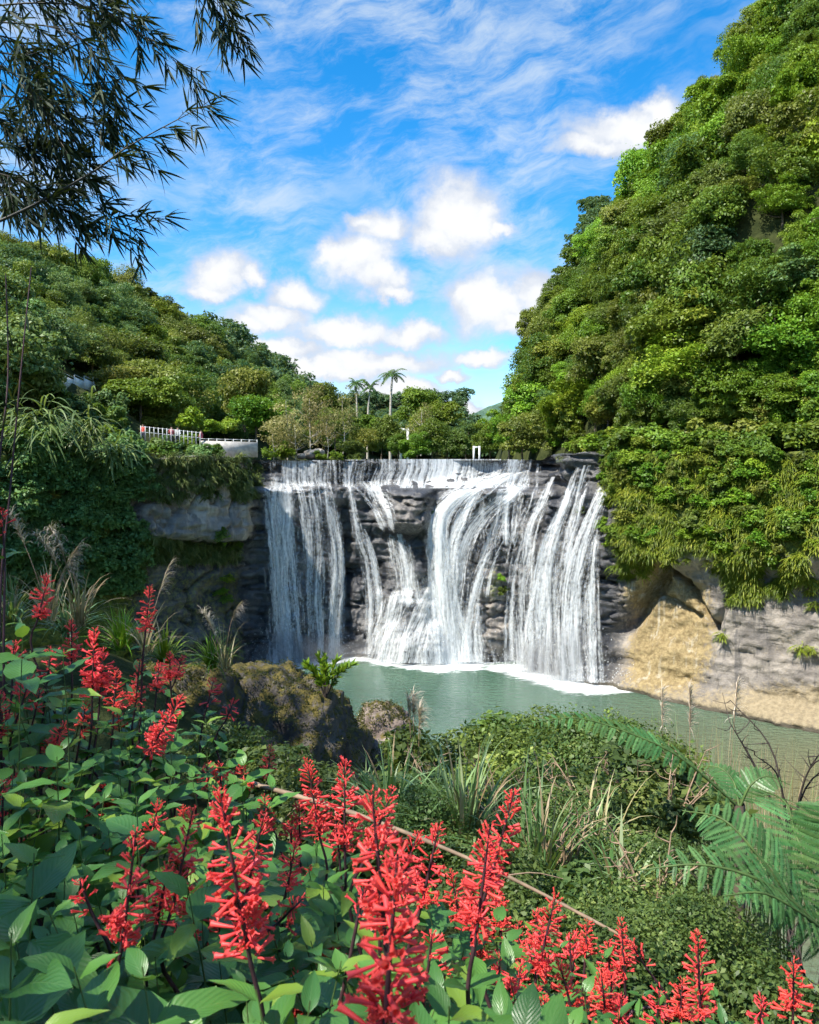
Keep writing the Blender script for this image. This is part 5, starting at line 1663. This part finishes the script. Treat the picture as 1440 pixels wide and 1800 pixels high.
tuft('blue green arching grass tuft with broad drooping blades in the middle', None, 815, 1490, 5.0, 110, 0.82, 0.013)
tuft('grass tuft with pale upright and drooping blades under the bushes', None, 945, 1560, 4.6, 95, 0.80, 0.011, drylet=0.3)
tuft('small tuft of broad folded blades left of the fern', None, 1090, 1590, 4.2, 30, 0.55, 0.013, drylet=0.2, spread=0.4)
tuft('grass tuft behind the flowers, between boulder and middle tuft', None, 760, 1440, 6.2, 45, 0.6, 0.010)
tuft('bright green grass crowning the rock left of the mossy boulder', None, 372, 1168, 11.6, 130, 0.62, 0.013, 'blade_bright', 1.7, 0.8, 0.06, rooted=False)
tuft('bright green grass behind the leftmost flowers', None, 290, 1160, 11.0, 120, 0.62, 0.013, 'blade_bright', 1.7, 0.8, 0.10)
tuft('green grass mound behind the red flowers at left', None, 215, 1135, 10.5, 120, 0.66, 0.013, 'blade_bright', 1.6, 0.8, 0.2)
tuft('green grass mound by the left edge behind the flowers', None, 120, 1110, 10.0, 110, 0.7, 0.013, 'blade_green', 1.6, 0.8, 0.25)
tuft('grass mound at the far left edge', None, 20, 1090, 9.5, 110, 0.75, 0.013, 'blade_green', 1.6, 0.8, 0.25)
tuft('dry plume grass with feathery heads at upper left', None, 140, 1090, 9.2, 60, 0.8, 0.009, 'blade_dry', 1.6, 0.6, 0.6, 'plume_grass', 3)
tuft('tall plume grass with two upright silvery heads near the left edge', None, 85, 1080, 8.6, 50, 0.75, 0.009, 'blade_dry', 1.4, 0.5, 0.5, 'plume_grass', 2)
tuft('plume grass with pale arching blades beside the boulder', None, 395, 1165, 11.3, 26, 0.75, 0.010, 'blade_dry', 1.3, 0.7, 0.7, 'plume_grass', 2, rooted=False)
tuft('plume grass leaning over the bright grass', None, 255, 1140, 9.8, 30, 0.85, 0.010, 'blade_dry', 1.5, 0.7, 0.6, 'plume_grass', 1)
tuft('faint plume grass standing against the pool', None, 735, 1330, 8.8, 14, 0.45, 0.006, 'blade_green', 1.0, 0.4, 0.4, 'plume_grass', 3)
for k, (px, py, y) in enumerate(((1290, 1430, 8.0), (1220, 1400, 9.0), (1340, 1440, 7.5), (1170, 1370, 10.0), (1390, 1450, 7.0), (1260, 1390, 10.0))):
    tuft('dry brownish grass standing against the pool at right', 'dry grasses at the right', px, py, y, 46, 0.95, 0.008, 'blade_green', 1.0, 0.35, 0.55, plumes=k % 2)

def sapling(label, px, py, y, hgt, n=9):
    p = at(px, py, y); root = thing('sapling', label, 'plant', p)
    a, f = Acc(), Acc()
    for i in range(n):
        th = random.uniform(0, 6.28); sp = random.uniform(0.2, 0.9)
        e = np.array([math.cos(th) * sp * hgt, math.sin(th) * sp * hgt * 0.6, hgt * random.uniform(0.6, 1.0)])
        pts = spline([(0, 0, -0.15), e * 0.45 + np.array([0, 0, 0.06]), e], 12)
        a.add(*tube(pts, np.linspace(0.012, 0.004, 12), 5))
        for q in np.repeat(pts[3:], 4, 0):
            d = nrmz(rdir(1)[0] * 0.8 + nrmz(e) + np.array([0, 0, 0.2]))
            V, Q = diamonds((q + d * 0.07)[None], d[None], rdir(1) * .4 + np.array([[0, 0, 1.0]]), 0.16 * random.uniform(.7, 1.2), 0.055)
            f.add(V, Q, random.random())
    link('stem', a.mesh('stem', M['twig']), root); link('foliage', f.mesh('foliage', M['blade_bright'], smooth=False), root)
sapling('green sapling sprouting from the top of the mossy boulder', 572, 1215, 12.4, 0.55)

# dry cane lying across the flower bed
def cane():
    A, B, C = at(318, 1345, 3.6), at(650, 1440, 3.3), at(1112, 1655, 3.0)
    root = thing('dry_cane', 'long dry cane lying slantwise across the flower bed', 'cane', A)
    pts = spline([A, (A + B) / 2 + np.array([0, 0, .01]), B, (B + C) / 2 + np.array([0, 0, 0.03]), C], 40) - A
    rad = np.linspace(0.0135, 0.006, 40) * (1 + 0.22 * (np.arange(40) % 6 == 0))
    link('stalk', mesh_np('stalk', *tube(pts, rad, 7), M['dry_cane']), root)
    for t, d in ((30, (0.35, 0, -.02)), (33, (0.3, 0, -.2)), (22, (-.15, 0, -.16)), (27, (.2, 0, -.18)), (14, (-.2, 0, -.14))):
        e = pts[t] + np.array(d) * 0.7
        link('twig', mesh_np('twig', *tube(spline([pts[t], (pts[t] + e) / 2 + np.array([0, 0, .02]), e], 6), np.linspace(0.004, 0.0015, 6), 5), M['dry_cane']), root)
cane()

# ------------------------------------------------------------------ tree fern at the right
M['fern'] = leaf_mat('fern_leaf', (0.045, 0.135, 0.040), (0.110, 0.245, 0.080), (0.20, 0.34, 0.12), rough=0.36, vary=0.35)
def pinna_mesh(seed, n=20):
    """unit pinna along +Y with comb-like pinnules"""
    r = np.random.default_rng(seed); a = Acc()
    V, Q = tube([(0, 0, 0), (0, .5, -.03), (0, 1, -.12)], [0.008, 0.006, 0.002], 4); a.add(V, Q, 0.3)
    y = np.linspace(0.04, 0.98, n); z = -0.12 * y ** 2
    ll = 0.155 * np.sin(np.clip(0.22 + 0.80 * y, 0, 1) * np.pi) ** 0.7 + 0.01
    for s in (-1, 1):
        D = np.stack([np.full(n, s * 1.0), np.full(n, 0.38), np.full(n, -0.12) + r.normal(size=n) * .05], -1)
        C = np.stack([s * ll * 0.5, y + ll * 0.18, z - 0.01], -1)
        V, Q = diamonds(C, D, np.tile([0, 0, 1.0], (n, 1)), ll * 1.1, 0.060, 0.10); a.add(V, Q, np.repeat(np.clip(r.uniform(.3, .7) + r.normal(size=n) * .12, 0, 1), 4))
    return a.mesh('pinna', M['fern'], smooth=False)
PINNA = [pinna_mesh(950 + i) for i in range(4)]
def frond(root, pts, nrm, wid, n=15, start=0.12):
    pts = np.asarray(pts, float); o = np.array(root.location)
    P = spline(pts - o, 60); fr = link('frond', mesh_np('rachis', *tube(P, np.linspace(0.011, 0.003, 60), 6), M['green_stem']), root)
    T = nrmz(np.gradient(P, axis=0))
    for i in range(n):
        t = start + (1 - start) * (i / (n - 1)) * 0.985; k = int(t * 59)
        ln = wid * np.interp(t, [0, 0.15, 0.4, 0.75, 1], [0.55, 0.85, 1.0, 0.62, 0.08])
        S = nrmz(np.cross(T[k], np.asarray(nrm, float))); N2 = np.cross(S, T[k])
        for s in (-1, 1):
            d = S * s + T[k] * 0.38 + N2 * (-0.10) + np.array([0, 0, random.gauss(0, .05)])
            c = link('pinna', random.choice(PINNA), fr)
            c.matrix_basis = frame(P[k], d, N2 + rdir(1)[0] * 0.12, (ln * 0.95, ln, ln))
def ferns():
    b = at(1500, 1700, 3.3)
    root = thing('tree_fern', 'large tree fern spreading feathery fronds at the right edge', 'fern', (b[0], b[1], b[2]))
    P = lambda *q: [at(*c) for c in q]
    frond(root, P((1500, 1700, 3.3), (1400, 1590, 3.3), (1330, 1500, 3.35), (1270, 1440, 3.45), (1200, 1425, 3.6)), (0.15, -0.65, 0.75), 0.23)
    frond(root, P((1500, 1700, 3.3), (1440, 1560, 3.4), (1400, 1470, 3.5), (1380, 1410, 3.7), (1330, 1385, 4.0)), (0.1, -0.7, 0.7), 0.23)
    frond(root, P((1500, 1700, 3.3), (1410, 1600, 3.2), (1330, 1545, 3.15), (1230, 1520, 3.15), (1120, 1530, 3.2)), (0.1, -0.5, 0.85), 0.19)
    frond(root, P((1500, 1700, 3.3), (1480, 1560, 3.3), (1470, 1470, 3.3), (1460, 1420, 3.3), (1440, 1400, 3.4)), (-0.3, -0.7, 0.6), 0.22)
    frond(root, P((1500, 1700, 3.3), (1450, 1640, 3.2), (1400, 1600, 3.1), (1340, 1570, 3.05), (1270, 1575, 3.0)), (0.1, -0.4, 0.9), 0.15, 15)
    gz = float(G(b[0], b[1]))
    link('trunk', mesh_np('trunk', *tube(np.array([(0, 0, min(-0.3, gz - b[2] - 0.2)), (0.02, 0, -0.3), (0, 0, 0.05)]), [0.09, 0.08, 0.07], 9), M['bark']), root)
    b = at(1300, 1420, 5.6)
    root = thing('fern', 'bright fern frond stretching left above the larger fern', 'fern', (b[0], b[1], b[2]))
    frond(root, P((1300, 1420, 5.6), (1200, 1335, 5.5), (1110, 1290, 5.5), (1010, 1262, 5.5), (915, 1275, 5.5)), (0.2, -0.35, 0.9), 0.20, 26, 0.06)
    frond(root, P((1300, 1420, 5.6), (1290, 1375, 5.7), (1265, 1350, 5.8), (1225, 1345, 5.9)), (0.2, -0.4, 0.9), 0.16, 14)
    frond(root, P((1300, 1420, 5.6), (1320, 1380, 5.6), (1350, 1365, 5.6), (1390, 1380, 5.6)), (0.0, -0.4, 0.9), 0.16, 14)
    gz = float(G(b[0], b[1]))
    link('trunk', mesh_np('trunk', *tube(np.array([(0, 0, min(-0.3, gz - b[2] - 0.2)), (0.02, 0, -0.3), (0, 0, 0.03)]), [0.05, 0.045, 0.04], 8), M['bark']), root)
ferns()

def bare_shrub(label, px, py, y, hgt, seed, n=7):
    r = np.random.default_rng(seed); p = at(px, py, y); root = thing('bare_shrub', label, 'shrub', p)
    gz = float(G(p[0], p[1])) - p[2]
    if gz < -0.3:
        link('stem', mesh_np('stem', *tube([(0.05, 0, gz - 0.1), (0.03, 0.02, gz * 0.5), (0, 0, -0.2), (0, 0, 0)], [0.022, 0.018, 0.014, 0.01], 6), M['twig']), root)
    for i in range(n):
        th = r.uniform(0, 6.28); e = np.array([math.cos(th) * hgt * .6, math.sin(th) * hgt * .5, hgt * r.uniform(.6, 1)])
        pts = spline([(0, 0, -0.3), e * 0.4 + r.normal(size=3) * .05 * hgt, e], 10); a = Acc()
        a.add(*tube(pts, np.linspace(0.012, 0.003, 10), 5))
        for k in range(3, 10):
            f = pts[k] + nrmz(rdir(1, r)[0] + np.array([0, 0, .5])) * hgt * r.uniform(.12, .3)
            a.add(*tube(spline([pts[k], (pts[k] + f) / 2 + r.normal(size=3) * .02, f], 5), np.linspace(0.005, 0.0015, 5), 4))
        link('branch', a.mesh('branch', M['twig']), root)
bare_shrub('leafless dark twiggy shrub against the water at the right edge', 1390, 1420, 6.5, 0.9, 5)
bare_shrub('bare twigs under the fern at the lower right corner', 1420, 1760, 4.2, 0.75, 6, 9)

# ------------------------------------------------------------------ bamboo overhanging at the upper left
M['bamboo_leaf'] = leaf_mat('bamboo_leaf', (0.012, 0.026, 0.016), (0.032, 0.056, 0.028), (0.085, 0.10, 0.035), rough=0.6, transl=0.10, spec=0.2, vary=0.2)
M['culm'] = plain_mat('bamboo_culm', (0.045, 0.042, 0.03), 0.5, 0.3, 8.0)
def bamboo():
    base = at(-330, 1150, 4.6); base[2] = float(G(base[0], base[1]))
    root = thing('bamboo', 'dark leafy bamboo branches hanging in from the upper left corner', 'bamboo', base)
    D0 = 4.4
    culm = np.array([base, at(-300, 700, 4.6), at(-220, 300, 4.5), at(-140, 0, 4.4), at(-60, -220, 4.3)])
    link('culm', mesh_np('culm', *tube(spline(culm - base, 40), np.linspace(0.035, 0.014, 40), 8), M['culm']), root)
    br = [([(-160, 30), (60, 5), (190, 25), (320, 112)], 0), ([(-170, 90), (20, 95), (120, 140), (190, 190)], 0.1), ([(-230, 470), (0, 388), (150, 310), (230, 255), (350, 190)], -0.2), ([(-180, 150), (20, 170), (100, 190), (165, 235)], 0.2),
          ([(-220, 330), (20, 345), (140, 370), (235, 402)], 0.0), ([(250, -180), (330, -80), (375, -10), (402, 30)], 0.1), ([(-160, 40), (20, 40), (130, 60), (185, 130)], -0.15),
          ([(-190, 220), (0, 250), (80, 270), (140, 290)], 0.1), ([(-150, 10), (20, -20), (120, -10), (220, 30)], 0.2), ([(-200, 260), (-20, 300), (60, 330), (120, 400)], -0.1), ([(-170, 100), (0, 120), (60, 170), (100, 240)], -0.2), 
          ([(-140, -40), (0, -60), (100, -50), (170, -10)], 0.0), ([(-160, 60), (-20, 60), (40, 80), (70, 130)], 0.25), ([(-200, 280), (-60, 280), (0, 300), (40, 360)], 0.2), ([(-200, 200), (-60, 200), (10, 215), (60, 260)], 0.0)]
    leaves = []
    for bi, (b, off) in enumerate(br):
        P3 = np.array([at(px, py, D0 + off + 0.05 * i) for i, (px, py) in enumerate(b)])
        pts = spline(P3, 40); thick = bi == 2
        link('branch', mesh_np('branch', *tube(pts - base, np.linspace(0.011 if thick else 0.006, 0.002, 40), 5), M['culm']), root)
        nt = 15 if not thick else 11
        for t in np.linspace(0.30 if not thick else 0.38, 1.0, nt):
            k = int(t * 39); q = pts[k]; tan = nrmz(pts[min(k + 1, 39)] - pts[max(k - 1, 0)])
            for s in range(2 if t < 0.98 else 3):
                d = nrmz(tan * 0.7 + rdir(1)[0] * 0.75 + np.array([0.15, 0, -0.12])); L = random.uniform(0.08, 0.26) * (0.75 if thick else 1)
                tw = np.array([q + d * L * u + np.array([0, 0, -0.10 * u * u * L]) for u in np.linspace(0, 1, 5)])
                link('twig', mesh_np('twig', *tube(tw - base, np.linspace(0.0022, 0.001, 5), 4), M['culm']), root)
                for u in (2, 3, 4, 4):
                    for j in range(3):
                        ld = nrmz(d * 0.8 + rdir(1)[0] * 0.75 + np.array([0.15, 0, -0.42]))
                        leaves.append((tw[u] - base, ld, random.uniform(0.08, 0.165)))
    print('bamboo leaves', len(leaves))
    lm = []
    for i in range(4):
        a = Acc(); ribbon(a, (0, 0, 0), (0, 1, 0.0), 1.0, 0.046, 0.15 + 0.15 * i, 6, 0.5)
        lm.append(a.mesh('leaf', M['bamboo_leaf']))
    arr = [mesh_arrays(m) for m in lm]
    acc = Acc()
    # leaves that stand out against the sky are parts of their own
    order = sorted(range(len(leaves)), key=lambda i: -(proj(leaves[i][0] + base)[0] + 200 * leaves[i][2] / 0.2) if proj(leaves[i][0] + base)[1] > -20 else 1e6)
    for r_, i in enumerate(order):
        p, d, L = leaves[i]; Mx = frame(p, d, rdir(1)[0] * 0.8 + np.array([0, 0, 1.0]), L)
        if r_ < 290:
            o = link('leaf', random.choice(lm), root); o.matrix_basis = Mx
        else:
            V, Q, t = random.choice(arr); Mn = np.array(Mx); acc.add(V @ Mn[:3, :3].T + Mn[:3, 3], Q, random.random())
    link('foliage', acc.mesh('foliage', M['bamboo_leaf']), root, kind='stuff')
    # thin young culms down the left edge
    for k, (pts, lab) in enumerate((([(0, 1080, 3.9), (18, 860, 4.0), (38, 640, 4.1), (55, 470, 4.2)], 'thin dark bamboo shoot rising along the left edge, the right one of two'), ([(-25, 1080, 4.0), (0, 800, 4.1), (14, 660, 4.2), (10, 480, 4.3)], 'thin dark bamboo shoot at the very left edge'))):
        P3 = np.array([at(*c) for c in pts]); g0 = P3[0].copy(); g0[2] = float(G(g0[0], g0[1])) - 0.05
        r2 = thing('bamboo_shoot', lab, 'bamboo', g0)
        S = spline(np.vstack([g0, P3]), 40) - g0
        link('culm', mesh_np('culm', *tube(S, np.linspace(0.007, 0.003, 40) * (1 + 0.3 * (np.arange(40) % 7 == 0)), 6), M['stem']), r2)
        f = Acc()
        for q in S[22::3]:
            for j in range(3):
                ribbon(f, q, nrmz(rdir(1)[0] + np.array([0.2, 0, -0.3])), 0.13, 0.006, 0.4, 5, random.random())
        link('foliage', f.mesh('foliage', M['bamboo_leaf']), r2)
bamboo()

# moss and creeping leaves that cover the mossy boulders
def moss_cover():
    for o in [x for x in bpy.data.objects if x.name.startswith('boulder') and 'moss' in x['label'] or x.name.startswith('boulder') and 'dark rock' in x['label']]:
        me = o.data; n = len(me.polygons)
        c = np.zeros(n * 3); nr = np.zeros(n * 3); ar = np.zeros(n)
        me.polygons.foreach_get('center', c); me.polygons.foreach_get('normal', nr); me.polygons.foreach_get('area', ar)
        c = c.reshape(-1, 3); nr = nr.reshape(-1, 3)
        w = ar * np.clip(nr[:, 2] + 0.45, 0.0, 1) * (fbm(c[:, 0] * 2.2, c[:, 1] * 2.2, c[:, 2] * 2.2, 3, 5) > -0.12)
        k = rng.choice(n, 9000, p=w / w.sum())
        P = c[k] + nr[k] * rng.uniform(0.0, 0.05, (len(k), 1)) + rng.normal(size=(len(k), 3)) * 0.02
        V, Q = diamonds(P, rdir(len(k)) + nr[k] * 0.3, nr[k] + rdir(len(k)) * 0.6, rng.uniform(0.025, 0.06, len(k)), rng.uniform(0.015, 0.035, len(k)))
        t = np.clip(0.5 + 0.5 * fbm(P[:, 0] * 3, P[:, 1] * 3, P[:, 2] * 3, 2, 9) + rng.normal(size=len(k)) * 0.2, 0, 1)
        link('moss', mesh_np('moss', V, Q, M['moss_leaf'], {'tint': np.repeat(t, 4)}, smooth=False), o, kind='stuff')
M['moss_leaf'] = leaf_mat('moss_leaf', (0.028, 0.030, 0.010), (0.085, 0.080, 0.020), (0.16, 0.14, 0.035), vary=0.0)
moss_cover()

# curtains of vines hanging over the left cliff
M['vine'] = leaf_mat('vine_leaf', (0.075, 0.125, 0.035), (0.19, 0.26, 0.085), (0.32, 0.38, 0.14), vary=0.2)
def vines():
    for i, (px, py, s_) in enumerate(((95, 690, 1.0), (60, 700, 1.2), (120, 720, 0.9), (30, 720, 1.1), (150, 760, 0.8), (75, 745, 1.1), (200, 800, 0.7), (10, 680, 1.2))):
        q, n = hit(px, py + 60)
        if q is None: continue
        p = at(px, py, q[1] - 1.6)
        V, Q, A = blades(110, 970 + i, 3.4 * s_, 0.075, 0.35, 8, 1.0)
        o = link('hanging_vine', mesh_np('hanging_vine', V @ np.stack([(1, 0, 0), (0, -1, 0), (0, 0, 1)]), Q, M['vine'], {'tint': np.clip(A * 2, 0, 1)}, smooth=False), None,
                 label='pale green vine curtain drooping over the shaded left cliff', category='vine', group='vine curtains on the left cliff')
        o.location = [float(c) for c in p]
vines()

# dry stalks and twigs standing among the bushes
def dry_stalks():
    for i, (px, py, y, h_) in enumerate(((760, 1400, 8.2, 0.5), (880, 1420, 6.8, 0.55), (1020, 1440, 6.0, 0.5), (1120, 1420, 6.6, 0.55), (985, 1530, 4.6, 0.42), (1150, 1600, 4.0, 0.4), (1180, 1440, 6.2, 0.6))):
        bare_shrub('dry leafless twigs standing among the bushes', px, py, y, h_, 40 + i, 6)
    for o in bpy.data.objects:
        if o.get('label') == 'dry leafless twigs standing among the bushes':
            o['group'] = 'dry twigs among the bushes'
            for c in o.children:
                c.material_slots[0].link = 'OBJECT'; c.material_slots[0].material = M['dry_cane']
    tuft('wiry drooping grass between the two broad tufts', None, 890, 1500, 5.2, 60, 0.7, 0.008, drylet=0.5, droop=2.2)
    tuft('dry drooping grass in front of the fern tips', None, 1040, 1500, 5.4, 60, 0.75, 0.008, drylet=0.65, droop=2.2)
    tuft('low dry grass under the brown rock', None, 640, 1430, 6.4, 50, 0.55, 0.009, drylet=0.4, droop=2.0)
dry_stalks()
